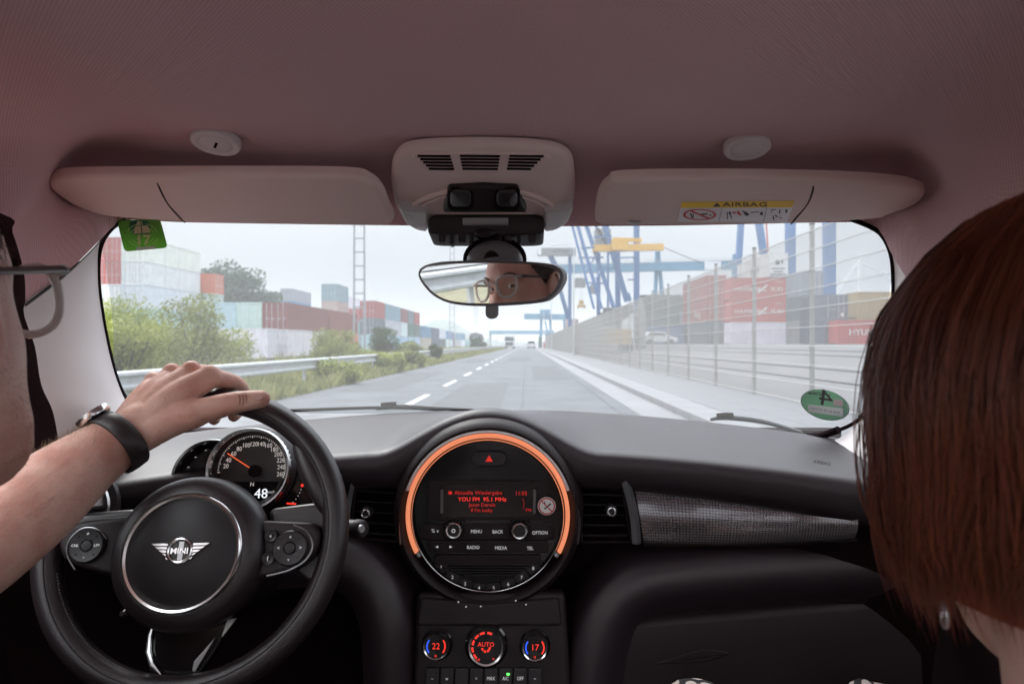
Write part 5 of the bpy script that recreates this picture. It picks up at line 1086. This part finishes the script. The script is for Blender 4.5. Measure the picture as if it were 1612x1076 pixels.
for rx, ry in ((11.5, 9), (18, 14), (24.5, 18)):
    for a0, a1 in ((20, 75), (95, 160), (200, 255), (285, 340)): MB().tube([gpl(224+rx*cos(R(a)), 370+ry*sin(R(a)), .0006) for a in range(a0, a1+1, 11)], .0005, 5).build('wave', gl_, sg_)
text('lettering', '17', .0195, on_pl(gpl, 225, 378.5, .0006) if gpl.n.y < 0 else on_pl(gpl, 225, 378.5, .0006), gt, sg_, .0001, sx=1.05, bold=.0006)
MB().slab([gpl(*p, .0006) for p in ((213.5, 389.5), (244.5, 387), (246.5, 391.5), (214.5, 394.2))], gpl.n, .0002).build('serial_strip', lens_m, sg_, 0)
se = thing('emission_sticker', 'oval green emission badge with a mirrored 4 at the bottom right of the windscreen', 'sticker', U(1299, 637, 1.06))
epl = Pl(U(1299, 637, 1.04), (1, -.12, -.06), (0, -.30, 1)); eg = mat('badge_green', (.48, .92, .62), .5, thru=.6)
def el(rx, ry, h, n=44): return [epl(1299+rx*cos(2*pi*k/n)*.995+ry*.12*sin(2*pi*k/n), 637+ry*sin(2*pi*k/n)+rx*.13*cos(2*pi*k/n), h) for k in range(n)]
MB().slab(el(38.5, 24, 0), epl.n, .0006).build('border', sblk, se, 0); MB().slab(el(37.4, 23.2, .0003), epl.n, .0003).build('disc', eg, se, 0)
EMm = on_pl(epl, 1300, 627, .0006); EMm = EMm @ Matrix.Rotation(R(-6), 4, 'Z')
text('lettering', '4', .040, EMm, sblk, se, .0001, mirror=True, sx=1.15)
text('lettering', 'BMW Service', .0062, on_pl(epl, 1290, 620, .0006), sblk, se, .0001)
MB().slab([epl(*p, .0006) for p in ((1271.5, 636.5), (1327.5, 642.5), (1328, 655.5), (1273, 648))], epl.n, .0002).build('number_field', mat('badge_white', (.95, .95, .96), .5, thru=.6), se, 0)
MB().slab([epl(*p, .0006) for p in ((1313, 628), (1327, 630), (1327, 639.5), (1312, 638))], epl.n, .0002).build('seal_field', mat('pale_pink', (.9, .75, .78), .5, thru=.6), se, 0)
text('lettering', '1A2OS 01 # A34', .0066, on_pl(epl, 1299, 645.7, .0008) @ Matrix.Rotation(R(-6.5), 4, 'Z'), mat('faint_print', (.4, .36, .38), .6), se, .0001)
wm = mat('wiper_rubber', (.11, .11, .12), .6)
for lb, P in (('windscreen wiper parked at the base of the glass left of centre', [(592, 643, 1.40), (620, 640, 1.41), (660, 641, 1.41), (700, 645, 1.41)]), ('windscreen wiper parked at the base of the glass by the passenger', [(1118, 660, 1.36), (1145, 657, 1.35), (1200, 663, 1.30), (1262, 680, 1.22)])):
    t = thing('windscreen_wiper', lb, 'wiper', U(*P[1])); p = path(P); MB().tube(p, [.004+.0035*sin(pi*k/(len(p)-1)) for k in range(len(p))], 8, sx=.6).build('blade', wm, t); MB().tube([v+Vector((0, -.01, .006)) for v in p[3:9]], [.006]*6, 8).build('arm', matt_b, t)
# ================================================================ PEOPLE
def skinmat(name, col, red):
    m = mat(name, col, .48, sss=.25, bump=.35, bscale=420, bdist=.0004, spec=.35); t = m.node_tree; b = t.nodes['Principled BSDF']; l = t.links.new
    tcn = t.nodes.new('ShaderNodeTexCoord'); n = t.nodes.new('ShaderNodeTexNoise'); n.inputs['Scale'].default_value = 26; n.inputs['Detail'].default_value = 5; l(tcn.outputs['Object'], n.inputs[0])
    r = t.nodes.new('ShaderNodeValToRGB'); r.color_ramp.elements[0].position = .35; r.color_ramp.elements[1].position = .68
    r.color_ramp.elements[0].color = (*red, 1); r.color_ramp.elements[1].color = (*col, 1); l(n.outputs[0], r.inputs[0]); l(r.outputs[0], b.inputs['Base Color']); 
    n2 = t.nodes.new('ShaderNodeTexVoronoi'); n2.inputs['Scale'].default_value = 260; l(tcn.outputs['Object'], n2.inputs[0]); b2 = t.nodes.new('ShaderNodeBump'); b2.inputs['Strength'].default_value = .35; b2.inputs['Distance'].default_value = .0009
    n3 = t.nodes.new('ShaderNodeTexNoise'); n3.inputs['Scale'].default_value = 75; n3.inputs['Detail'].default_value = 4; l(tcn.outputs['Object'], n3.inputs[0]); b3 = t.nodes.new('ShaderNodeBump'); b3.inputs['Strength'].default_value = .45; b3.inputs['Distance'].default_value = .0022
    l(n2.outputs['Distance'], b2.inputs['Height']); l(n3.outputs[0], b3.inputs['Height']); l(b3.outputs[0], b2.inputs['Normal']); l(b2.outputs[0], b.inputs['Normal']); return m
skin = skinmat('skin', (.70, .44, .36), (.58, .29, .23)); skin2 = skinmat('fair_skin', (.62, .40, .33), (.55, .32, .26))
def chain(mb, P, r, sub=6, n=26, sx=1, sy=1, up=None):
    """tapered limb with rounded ends"""
    P = [Vector(p) for p in P]; Q = catmull(P, sub); N = len(Q)
    rs = []
    for i in range(N):
        u = i/sub; k = min(int(u), len(r)-2); t = u-k; rs.append(r[k]+(r[k+1]-r[k])*t)
    d0 = (Q[0]-Q[1]).normalized(); d1 = (Q[-1]-Q[-2]).normalized()
    A = [(Q[0]+d0*rs[0]*s, rs[0]*math.sqrt(1-s*s)) for s in (.97, .85, .6, .3)]; B = [(Q[-1]+d1*rs[-1]*s, rs[-1]*math.sqrt(1-s*s)) for s in (.3, .6, .85, .97)]
    pts = [a for a, _ in A]+Q+[b for b, _ in B]; rr = [a for _, a in A]+rs+[b for _, b in B]
    mb.tube(pts, rr, n, sx=sx, sy=sy, up=up)
HEAD = [  # z, half width, front, back (metres about the point between the ears at eye height)
 (-.128, .012, .066, .040), (-.122, .028, .080, .024), (-.112, .041, .086, .010), (-.100, .051, .087, -.004), (-.082, .059, .087, -.024), (-.062, .064, .088, -.050), (-.040, .068, .089, -.072), (-.020, .071, .089, -.086),
 (0, .073, .090, -.094), (.015, .0745, .093, -.097), (.040, .075, .091, -.097), (.065, .071, .083, -.093), (.088, .060, .066, -.080), (.104, .045, .045, -.060), (.114, .028, .022, -.038), (.1185, .010, .0, -.016)]
def g(x, s): return math.exp(-x*x/(2*s*s))
def head_pt(z, a, grow=0, feat=True):
    w_, f, b = lerpl([(q[0], q[1], q[2], q[3]) for q in HEAD], z); c = (f+b)/2; h = (f-b)/2
    e = 2/2.25; ca, sa = cos(a), sin(a)
    x = (w_+grow)*math.copysign(abs(sa)**e, sa); y = c+(h+grow)*math.copysign(abs(ca)**e, ca)
    if feat and ca > 0:
        d = 0
        t = max(0, min(1, (.006-z)/.050)); d += (.004+.022*t**1.2)*g(x, .0075+.004*t)*(1 if -.05 < z < .012 else 0)*(1 if z > -.044 else max(0, 1-(-.044-z)/.006))
        d += .007*(g(abs(x)-.013, .006))*g(z+.042, .006)
        d += .0055*g(abs(x)-.030, .017)*g(z-.020, .0075)
        d -= .0115*g(abs(x)-.031, .0125)*g(z+.001, .0105)
        d += .004*g(abs(x)-.045, .014)*g(z+.030, .014)
        d += .0065*g(x, .020)*(g(z+.066, .0042)+g(z+.077, .0048)) - .003*g(x, .022)*g(z+.0715, .002)
        d += .005*g(x, .018)*g(z+.108, .010) - .003*g(x, .024)*g(z+.091, .006)
        d -= .003*g(abs(x)-.05, .012)*g(z+.065, .015)
        y += d
    return Vector((x, y, z))
def head_grid(mb, M, feat=True):
    nz, na = 84, 96; rows = []
    for i in range(nz+1): z = -.128+.2465*i/nz; rows.append([M @ head_pt(z, 2*pi*k/na, 0, feat) for k in range(na)])
    k = len(mb.v); mb.grid(rows, close_u=True, flip=False); mb.f.append([k+i for i in range(na)][::-1]); mb.f.append([k+nz*na+i for i in range(na)])
def ears(mb, M):
    for s_ in (-1, 1):
        R_ = M.to_3x3() @ Matrix.Rotation(R(-18*s_), 3, 'Z') @ Matrix.Rotation(R(12), 3, 'X')
        mb.ball(M @ Vector((s_*.077, -.012, -.012)), (.009, .019, .032), 16, R_)
        mb.tube([M @ Vector((s_*(.083+.004*sin(t)), -.014+.018*cos(t), -.008+.029*sin(t))) for t in [R(a) for a in range(-60, 230, 20)]], .0036, 8)
def fuse(mb, name, vox, m, parent, it=4):
    me = mb.mesh(name+'_raw', 0); o = bpy.data.objects.new(name, me); C.objects.link(o)
    r = o.modifiers.new('r', 'REMESH'); r.mode = 'VOXEL'; r.voxel_size = vox; r.use_smooth_shade = True
    s_ = o.modifiers.new('s', 'SMOOTH'); s_.iterations = it; s_.factor = .5
    bpy.context.view_layer.update()
    me2 = bpy.data.meshes.new_from_object(o.evaluated_get(bpy.context.evaluated_depsgraph_get())); bpy.data.objects.remove(o); bpy.data.meshes.remove(me)
    me2.name = name; me2.shade_smooth(); me2.materials.clear()
    return obj(name, me2, m, parent)
def strands(S_, name, m, parent, width, nseg=None):
    """hair as thin three-sided fibres, one mesh"""
    vs, fs = [], []
    for P in S_:
        k = len(vs); n = len(P)
        for i, p in enumerate(P):
            t = (P[min(i+1, n-1)]-P[max(i-1, 0)]).normalized(); x = t.orthogonal().normalized(); y = t.cross(x); w_ = width*(1 if i < n-3 else (n-1-i)/3*.9+.12)
            for q in range(3): vs.append(p+(x*cos(2.094*q)+y*sin(2.094*q))*w_)
        for i in range(n-1):
            for q in range(3): fs.append((k+i*3+q, k+i*3+(q+1) % 3, k+i*3+3+(q+1) % 3, k+i*3+3+q))
    me = bpy.data.meshes.new(name); me.from_pydata([tuple(v) for v in vs], [], fs); me.shade_smooth()
    return obj(name, me, m, parent, kind='stuff')
def hairmat(name, a, b_, rough=.34):
    m = bpy.data.materials.new(name); m.use_nodes = True; t = m.node_tree; b = t.nodes['Principled BSDF']; l = t.links.new
    gi = t.nodes.new('ShaderNodeNewGeometry'); r = t.nodes.new('ShaderNodeValToRGB'); r.color_ramp.elements[0].color = (*a, 1); r.color_ramp.elements[1].color = (*b_, 1)
    l(gi.outputs['Random Per Island'], r.inputs[0]); l(r.outputs[0], b.inputs['Base Color']); b.inputs['Roughness'].default_value = rough; b.inputs['Specular IOR Level'].default_value = .45
    tr = t.nodes.new('ShaderNodeBsdfTranslucent'); l(r.outputs[0], tr.inputs[0]); ms = t.nodes.new('ShaderNodeMixShader'); ms.inputs[0].default_value = .22
    l(b.outputs[0], ms.inputs[1]); l(tr.outputs[0], ms.inputs[2]); l(ms.outputs[0], t.nodes['Material Output'].inputs[0]); return m
# ---------------------------------------------------------------- the driver
HC_ = Vector(DRVHEAD)
drv = thing('person', 'driver in glasses at the left edge, left hand on top of the steering wheel', 'person', (HC_.x, HC_.y-.2, .5))
bm_ = MB(); head_grid(bm_, MH_); ears(bm_, MH_)
chain(bm_, [MH_ @ Vector((0, .0, -.07)), MH_ @ Vector((0, -.03, -.14)), HC_+Vector((0, -.09, -.22)), HC_+Vector((0, -.13, -.30))], [.054, .056, .060, .075])
sh = HC_+Vector((-.19, -.14, -.27)); el = Vector((-.535, .44, .955)); wr = U(203, 684, .765)
chain(bm_, [sh, sh+(el-sh)*.5, el], [.062, .052, .044])
fa = [el, U(-40, 862, .60), U(60, 788, .665), U(140, 725, .725), U(178, 700, .748), wr, U(225, 670, .775)]
chain(bm_, fa, [.044, .050, .0475, .038, .0335, .0305, .030], sx=1, sy=.86, up=(0, .6, 1))
# palm: four metacarpals and the thumb ball
K = [U(331, 593, .812), U(302, 586, .825), U(272, 590, .832), U(244, 603, .834)]
for k, r in zip(K, (.0150, .0140, .0132, .0122)): chain(bm_, [wr+(K[1]-wr)*.08+(k-K[1])*.25, wr+(k-wr)*.55+Vector((0, -.002, .004)), k], [.0225, .0185, r])
chain(bm_, [wr, wr+(K[1]-wr)*.5+Vector((0.004, 0, -.008)), K[1]+(wr-K[1])*.3+Vector((0, 0, -.012))], [.026, .024, .018])
chain(bm_, [U(222, 684, .765), U(268, 662, .778), U(308, 651, .782)], [.022, .0205, .0175])
th = [U(285, 655, .780), U(331, 643, .786), U(372, 633, .786), U(411, 627.5, .787)]
chain(bm_, th, [.0185, .0158, .0138, .0112]); bm_.ball(U(399, 629, .785), (.0145, .0105, .0120), 14)
# fingers curl over the far side of the rim and come back under it
FG = [(K[0], U(374, 605, .850), U(384, 632, .868), U(368, 655, .850), (.0122, .0102, .0088, .0078)),
      (K[1], U(338, 592, .866), U(346, 625, .884), U(337, 660, .862), (.0125, .0105, .009, .008)),
      (K[2], U(303, 596, .872), U(308, 630, .888), U(305, 663, .866), (.0118, .010, .0086, .0076)),
      (K[3], U(268, 608, .870), U(272, 638, .882), U(272, 664, .862), (.0105, .0088, .0076, .0068))]
for a, b, c_, d_, rr in FG: chain(bm_, [a, b, c_, d_], rr)
for k in K: bm_.ball(k+Vector((0, -.002, .0035)), .0128, 12)
body = fuse(bm_, 'body', .0021, skin, drv, 8)
nail = MB().slab([p for p in [U(406+9.5*cos(a), 623.5+5.6*sin(a), .7735) for a in [2*pi*k/16 for k in range(16)]]], (0, -1, .25), .003, .0012).build('thumb_nail', skinmat('nail', (.66, .42, .36), (.62, .38, .33)), body)
crm = mat('crease_shade', (.36, .16, .12), .6)  # dark tubes stand in for the shade in the thumb creases
for P in (((374, 620.5, .7735), (377, 628, .7722), (376, 636, .7728), (372, 643, .776)), ((379.5, 620, .774), (382.5, 628, .7727), (381.5, 636, .7733), (378, 642.5, .776)), ((385, 620, .7745), (387.5, 627, .7735), (386.5, 634, .7738), (384, 640, .776))):
    MB().tube(catmull([U(*p)+Vector((0, .0012, 0)) for p in P], 5), [.0003]+[.0007]*14+[.0003], 6).build('crease_shade', crm, body)
# eyes, brows, hair
eyew = mat('eye_white', (.72, .70, .68), .2); iris = mat('iris', (.08, .09, .06), .2); pup = mat('pupil', (.005, .005, .005), .1)
for s_ in (-1, 1):
    ec = MH_ @ Vector((s_*.031, .0705, -.001)); lk = (mc-ec).normalized()
    q = lk.to_track_quat('Z', 'Y').to_matrix().to_4x4(); ME = Matrix.Translation(ec) @ q
    e_ = MB().ball(ec, .0118, 24).build('eye', eyew, body)
    MB().lathe([(.0058, .0105), (.004, .0117), (0, .0122)], 20, ME).build('iris', iris, e_); MB().lathe([(.0024, .0121), (0, .0124)], 14, ME).build('pupil', pup, e_)
    for z0, ph, nm in ((.0055, 1, 'upper_lid'), (-.0075, -1, 'lower_lid')):
        P = [MH_ @ Vector((s_*.031+.0155*t, .0815-.0075*t*t, -.001+z0*(1-t*t)*.95)) for t in [k/6-1 for k in range(13)]]
        MB().tube(P, [.0012+.0016*(1-abs(k/6-1)) for k in range(13)], 8).build(nm, skin, body)
rng = random.Random(5); hb_ = []
for s_ in (-1, 1):
    for _ in range(260):
        t = rng.random(); z = .0195+.006*sin(pi*min(1, t*1.1))-.006*t*t+rng.uniform(-.003, .003); p = head_pt(z, s_*(.20+.55*t)); p = p+Vector((0, .0006, 0))
        q = p+Vector((s_*.008, -.001, .0022)); hb_.append([MH_ @ p, MH_ @ ((p+q)/2+Vector((0, .0008, 0))), MH_ @ q])
brown = hairmat('brown_hair', (.035, .020, .014), (.075, .045, .03))
strands(hb_, 'eyebrows', brown, body, .00035)
hs_ = []
for _ in range(6500):
    a = rng.uniform(-pi, pi); fr = abs(a)
    lo_ = .078 if fr < .7 else (.078-.080*(fr-.7)/.75 if fr < 1.45 else (-.004 if fr < 1.75 else -.02-.06*(fr-1.75)))
    z = rng.uniform(lo_, .1175); p = head_pt(z, a, .001); n_ = (p-Vector((0, -.005, .01))).normalized(); d = (Vector((0, -.4, -.9))+Vector((rng.gauss(0, .25), rng.gauss(0, .25), rng.gauss(0, .2)))).normalized()
    L_ = .010+.016*max(0, (z)/.11); hs_.append([MH_ @ p, MH_ @ (p+n_*.003+d*L_*.5), MH_ @ (p+n_*.0035+d*L_)])
strands(hs_, 'hair', brown, body, .00028)
cap_ = MB(); rows = []
for i in range(14):
    row = []
    for k in range(64):
        a = -pi+2*pi*k/64; fr = abs(a); lo_ = .080 if fr < .7 else (.080-.080*(fr-.7)/.75 if fr < 1.45 else (-.002 if fr < 1.75 else -.018-.06*(fr-1.75)))
        row.append(MH_ @ head_pt(lo_+(.1184-lo_)*i/13, a, 0.0010+.0006*min(1, i/3)))
    rows.append(row)
cap_.grid(rows, close_u=True).build('hair_base', brown, body)
st_ = []
for _ in range(500):   # stubble and the fine hairs of the forearm
    a = rng.uniform(.35, 1.5)*rng.choice((-1, 1)); z = rng.uniform(-.115, -.045); p = head_pt(z, a); n_ = Vector((p.x, p.y, 0)).normalized(); q = p+n_*.0012+Vector((0, 0, -.0012)); st_.append([MH_ @ p, MH_ @ ((p+q)/2), MH_ @ q])
strands(st_, 'stubble', brown, body, .00012)
ah = []
fpath = catmull(fa, 6)
for _ in range(1700):
    i = rng.uniform(4, 22); k = int(i); p0 = fpath[k]+(fpath[k+1]-fpath[k])*(i-k); ax = (fpath[k+1]-fpath[k]).normalized(); r_ = .0475 if k < 12 else .0475-.0011*(k-12)
    side = Vector((-.55, -.2, .75)); side = (side-ax*side.dot(ax)).normalized(); b2 = ax.cross(side); an = rng.gauss(0, .75); nn = side*cos(an)+b2*sin(an); p = p0+nn*r_*.86
    d = (nn*.55+ax*.8+Vector((rng.gauss(0, .3), rng.gauss(0, .3), rng.gauss(0, .3)))).normalized(); l_ = rng.uniform(.005, .012); ah.append([p, p+d*l_*.5+nn*.002, p+d*l_+nn*.001])
strands(ah, 'arm_hair', hairmat('fair_hair', (.26, .17, .10), (.5, .36, .24)), body, .00017)
shirt = MB(); chain(shirt, [HC_+Vector((-.18, -.14, -.27)), HC_+Vector((-.02, -.135, -.235)), HC_+Vector((.15, -.15, -.30))], [.085, .098, .088]); chain(shirt, [HC_+Vector((0, -.17, -.36)), HC_+Vector((0, -.14, -.75))], [.15, .16], sx=1.1, sy=.75, up=(1, 0, 0))
chain(shirt, [sh+Vector((0, 0, .0)), sh+(el-sh)*.45], [.070, .062])
fuse(shirt, 'shirt', .006, mat('pale_shirt', (.45, .45, .43), .9, bump=.3, bscale=400), drv, 6)
lap = MB(); chain(lap, [HC_+Vector((-.09, -.10, -.70)), HC_+Vector((-.12, .30, -.66)), HC_+Vector((-.12, .38, -.95))], [.085, .07, .055]); chain(lap, [HC_+Vector((.09, -.10, -.70)), HC_+Vector((.10, .30, -.68)), HC_+Vector((.10, .42, -.95))], [.085, .07, .055])
fuse(lap, 'trousers', .008, mat('dark_trousers', (.012, .012, .016), .9), drv, 4)
# glasses: thick clear-grey frame
gl = thing('glasses', 'clear grey framed glasses worn by the driver, seen from behind', 'glasses', HC_)
acet = mat('grey_acetate', (.72, .68, .66), .12, coat=.9, thru=.6); temple_m = mat('temple_dark', (.10, .08, .08), .25)
fr_ = {}
for s_ in (-1, 1):
    P = [MH_ @ Vector((s_*x, .104-.010*((x-.008)/.06)**2*1.1, z)) for x, z in ((.013, .012), (.022, .019), (.040, .0205), (.058, .018), (.0645, .006), (.062, -.012), (.052, -.0235), (.036, -.0265), (.021, -.020), (.013, -.004))]
    Q = catmull(P, 4, True); o = MB().tube(Q, .0029, 8, True).build('rim', acet, gl)
    MB().add(Q, [list(range(len(Q)))]).build('lens', glassmat('lens_glass', (.97, .98, .97), .09) if 'lens_glass' not in bpy.data.materials else bpy.data.materials['lens_glass'], o, 0)
    MB().tube([MH_ @ Vector((s_*x, y, z)) for x, y, z in ((.060, .096, .0150), (.0705, .0935, .0150), (.0755, .086, .0145))], [.0036, .0042, .0040], 8).build('end_piece', acet, gl)
    MB().tube([MH_ @ Vector((s_*x, y, z)) for x, y, z in ((.0755, .090, .0148), (.0775, .055, .0135), (.0785, .015, .012), (.079, -.008, .010), (.079, -.03, -.01))], [.0034, .0030, .0026, .0024, .002], 8, sx=.7).build('temple_arm', temple_m, gl)
    MB().tube([MH_ @ Vector((s_*.0112, .100, -.004)), MH_ @ Vector((s_*.0098, .094, -.009))], .0018, 6).build('nose_pad', acet, gl)
MB().tube([MH_ @ Vector(p) for p in ((-.013, .1035, .004), (-.006, .1065, .008), (.006, .1065, .008), (.013, .1035, .004))], .0022, 8).build('bridge', acet, gl)
# wrist watch with a broad dark leather strap
wt = thing('wrist_watch', 'wrist watch with wide dark brown leather strap and silver case', 'watch', U(192, 692, .752))
wa = (wr-U(160, 712, .738)).normalized(); wcn = U(186, 695, .752); u1 = Vector((-.62, -.1, .78)); u1 = (u1-wa*u1.dot(wa)).normalized(); u2 = wa.cross(u1)
Mw = Matrix((u1, u2, wa)).transposed().to_4x4(); Mw.translation = wcn
strap_m = mat('strap_leather', (.022, .014, .015), .42, bump=.3, bscale=600)
MB().grid([[Mw @ Vector((r*.0365*cos(t), r*.0345*sin(t), h)) for t in [2*pi*k/48 for k in range(48)]] for r, h in ((.95, -.0115), (1.0, -.0112), (1.045, -.0095), (1.06, 0), (1.045, .0095), (1.0, .0112), (.95, .0115))], close_u=True).build('strap', strap_m, wt)
MB().grid([[Mw @ Vector((r*.039*cos(t), r*.0372*sin(t), h)) for t in [R(-150+62*k/16) for k in range(17)]] for r, h in ((1.0, -.0105), (1.05, -.009), (1.06, .0), (1.05, .009), (1.0, .0105))]).build('strap_tail', strap_m, wt)
Mc = Mw @ Matrix.Translation((.041, 0, 0)) @ Matrix.Rotation(pi/2, 4, 'Y')
MB().lathe([(0, -.004), (.0185, -.004), (.0198, -.001), (.0195, .003), (.0175, .0042), (.0165, .0035)], 36, Mc).build('case', chrome, wt); MB().lathe([(0, .0032), (.0166, .0034)], 30, Mc).build('face', mat('watch_face', (.7, .69, .66), .3), wt)
MB().tube([Mw @ Vector((.0385*cos(R(a)), .0370*sin(R(a)), .0108)) for a in range(-130, -40, 8)], .0012, 6).build('buckle', satin, wt)
# ---------------------------------------------------------------- the passenger
PC_ = Vector(PASHEAD); pas = thing('person', 'passenger with chin length dark red brown hair, seen from behind at the right', 'person', (PC_.x, PC_.y-.2, .5))
MP = Matrix.Translation(PC_) @ Matrix.Rotation(R(-20), 4, 'Z')
pb = MB(); head_grid(pb, MP); ears(pb, MP)
chain(pb, [MP @ Vector((0, .0, -.06)), MP @ Vector((0, -.026, -.13)), MP @ Vector((0, -.045, -.20)), MP @ Vector((0, -.06, -.27))], [.050, .050, .054, .07]); chain(pb, [MP @ Vector((-.16, -.08, -.30)), MP @ Vector((0, -.075, -.26)), MP @ Vector((.16, -.08, -.30))], [.05, .065, .05])
chain(pb, [MP @ Vector((-.165, -.08, -.30)), MP @ Vector((-.19, .02, -.55))], [.048, .04]); chain(pb, [MP @ Vector((.165, -.08, -.30)), MP @ Vector((.19, .02, -.55))], [.048, .04])
pbo = fuse(pb, 'body', .004, skin2, pas, 5)
for s_ in (-1, 1): e_ = MB().ball(MP @ Vector((s_*.031, .0705, -.001)), .0118, 16).build('eye', eyew, pbo); MB().ball(MP @ Vector((s_*.031, .0775, -.001)), .0055, 12).build('iris', iris, e_)
red_h = hairmat('red_brown_hair', (.11, .024, .016), (.34, .092, .044), .28)
HS = []
rng = random.Random(11)
def hair_r(a, z): # radius of the bob at azimuth a (0 = front, + right) and height z
    p = head_pt(max(z, -.06), a, 0, False); return Vector((p.x, p.y+.0, 0))
for lk in range(250):
    ac = rng.uniform(-pi, pi); fr = abs(ac)
    if fr < .80: continue
    zc = rng.choice((rng.uniform(.085, .117), rng.uniform(.02, .117))); layc = rng.random()**.7; twc = rng.gauss(0, .07); wob = rng.uniform(0, 6.28); sw_ = rng.uniform(.006, .02)
    endc = (-.060-.036*max(0, 1.75-fr) if fr < 2.0 else -.056+.026*(fr-2.0))+.006*rng.gauss(0, 1)+.02*(1-layc)
    for _ in range(72):
        sp = rng.gauss(0, .11); z0 = min(.1175, max(-.005, zc+rng.gauss(0, .008))); lay = min(1, max(0, layc+rng.gauss(0, .12))); end = endc+.009*rng.gauss(0, 1); n = 15; P = []
        for i in range(n):
            t = i/(n-1); z = z0+(end-z0)*(t**1.08); aa = ac+sp*(1-.55*t*t)+twc*t*t+sw_*sin(wob+6*t)
            p = head_pt(max(z, -.015), aa, 0, False); out = .009+.023*lay*min(1, (z0+.03-z)/.09)
            hv = Vector((p.x, p.y+.004, 0)); nv = hv.normalized(); hv = hv+nv*out
            if z < -.015: k = (-.015-z)/.055; hv = hv*(1-.09*k*k)+nv*(.005*k*sin(wob+sp*9))
            P.append(MP @ Vector((hv.x, hv.y, z+(.012+.006*lay)*max(0, (z-.03)/.085))))
        HS.append(P)
for _ in range(45):   # flyaway hairs
    a = -rng.uniform(.9, 2.2); z0 = rng.uniform(.0, .09); end = -.066+rng.gauss(0, .010); P = []; o1, o2 = rng.uniform(.0, .008), rng.uniform(0, 6)
    for i in range(15):
        t = i/14; z = z0+(end-z0)*t; p = head_pt(max(z, -.015), a+.05*sin(o2+3*t)*t, 0, False); hv = Vector((p.x, p.y+.004, 0)); hv = hv+hv.normalized()*(.032+o1*sin(3*t))
        if z < -.015: hv = hv*(1-.18*((-.015-z)/.055)**2)
        P.append(MP @ Vector((hv.x, hv.y, z+.014*max(0, (z-.03)/.085))))
    HS.append(P)
strands(HS, 'hair', red_h, pbo, .00030)
core = MB(); rows = []
for i in range(20):
    z = -.055+.1775*i/19; row = []
    for k in range(48):
        a = .95+(2*pi-1.9)*k/47; p = head_pt(max(min(z, .1184), -.02), a, 0, False); hv = Vector((p.x, p.y+.004, 0)); gq = .019 if z < .09 else .008; hv = hv+(hv.normalized()*gq if hv.length > 1e-4 else hv); row.append(MP @ Vector((hv.x, hv.y, z+.008*max(0, (z-.03)/.085))))
    rows.append(row)
core.grid(rows, flip=True).build('hair_base', red_h, pbo)
MB().tube([MP @ Vector((-.074+.0*t, -.012+.005*cos(t), -.076+.006*sin(t))) for t in [R(a) for a in range(0, 360, 24)]], .0012, 8, True).build('earring', satin, pbo)
top_ = MB(); chain(top_, [MP @ Vector((0, -.09, -.40)), MP @ Vector((0, -.05, -.75))], [.14, .15], sx=1.1, sy=.72, up=(1, 0, 0)); chain(top_, [MP @ Vector((-.14, -.085, -.33)), MP @ Vector((.14, -.085, -.33))], [.06, .06])
fuse(top_, 'top', .006, mat('black_top', (.010, .008, .009), .9), pas, 5)
# patterned trousers: a knee shows at the bottom edge
km = bpy.data.materials.new('patterned_cloth'); km.use_nodes = True; kt = km.node_tree; kb = kt.nodes['Principled BSDF']; kc = kt.nodes.new('ShaderNodeTexCoord'); kv = kt.nodes.new('ShaderNodeTexVoronoi'); kv.inputs['Scale'].default_value = 60
kr = kt.nodes.new('ShaderNodeValToRGB'); kr.color_ramp.interpolation = 'CONSTANT'; kr.color_ramp.elements[0].color = (.45, .38, .36, 1); kr.color_ramp.elements[1].color = (.012, .01, .012, 1); kr.color_ramp.elements[1].position = .42
kt.links.new(kc.outputs['Object'], kv.inputs[0]); kt.links.new(kv.outputs[0], kr.inputs[0]); kt.links.new(kr.outputs[0], kb.inputs['Base Color']); kb.inputs['Roughness'].default_value = .9
lg = MB()
for px in (1094, 1385): kn = U(px, 1148, .76); chain(lg, [Vector((PC_.x+(-.07 if px < 1200 else .09), PC_.y+.02, .52)), kn+Vector((0, -.06, -.01)), kn, kn+Vector((.01, .10, -.35))], [.075, .055, .042, .045])
fuse(lg, 'trousers', .006, km, pas, 5)
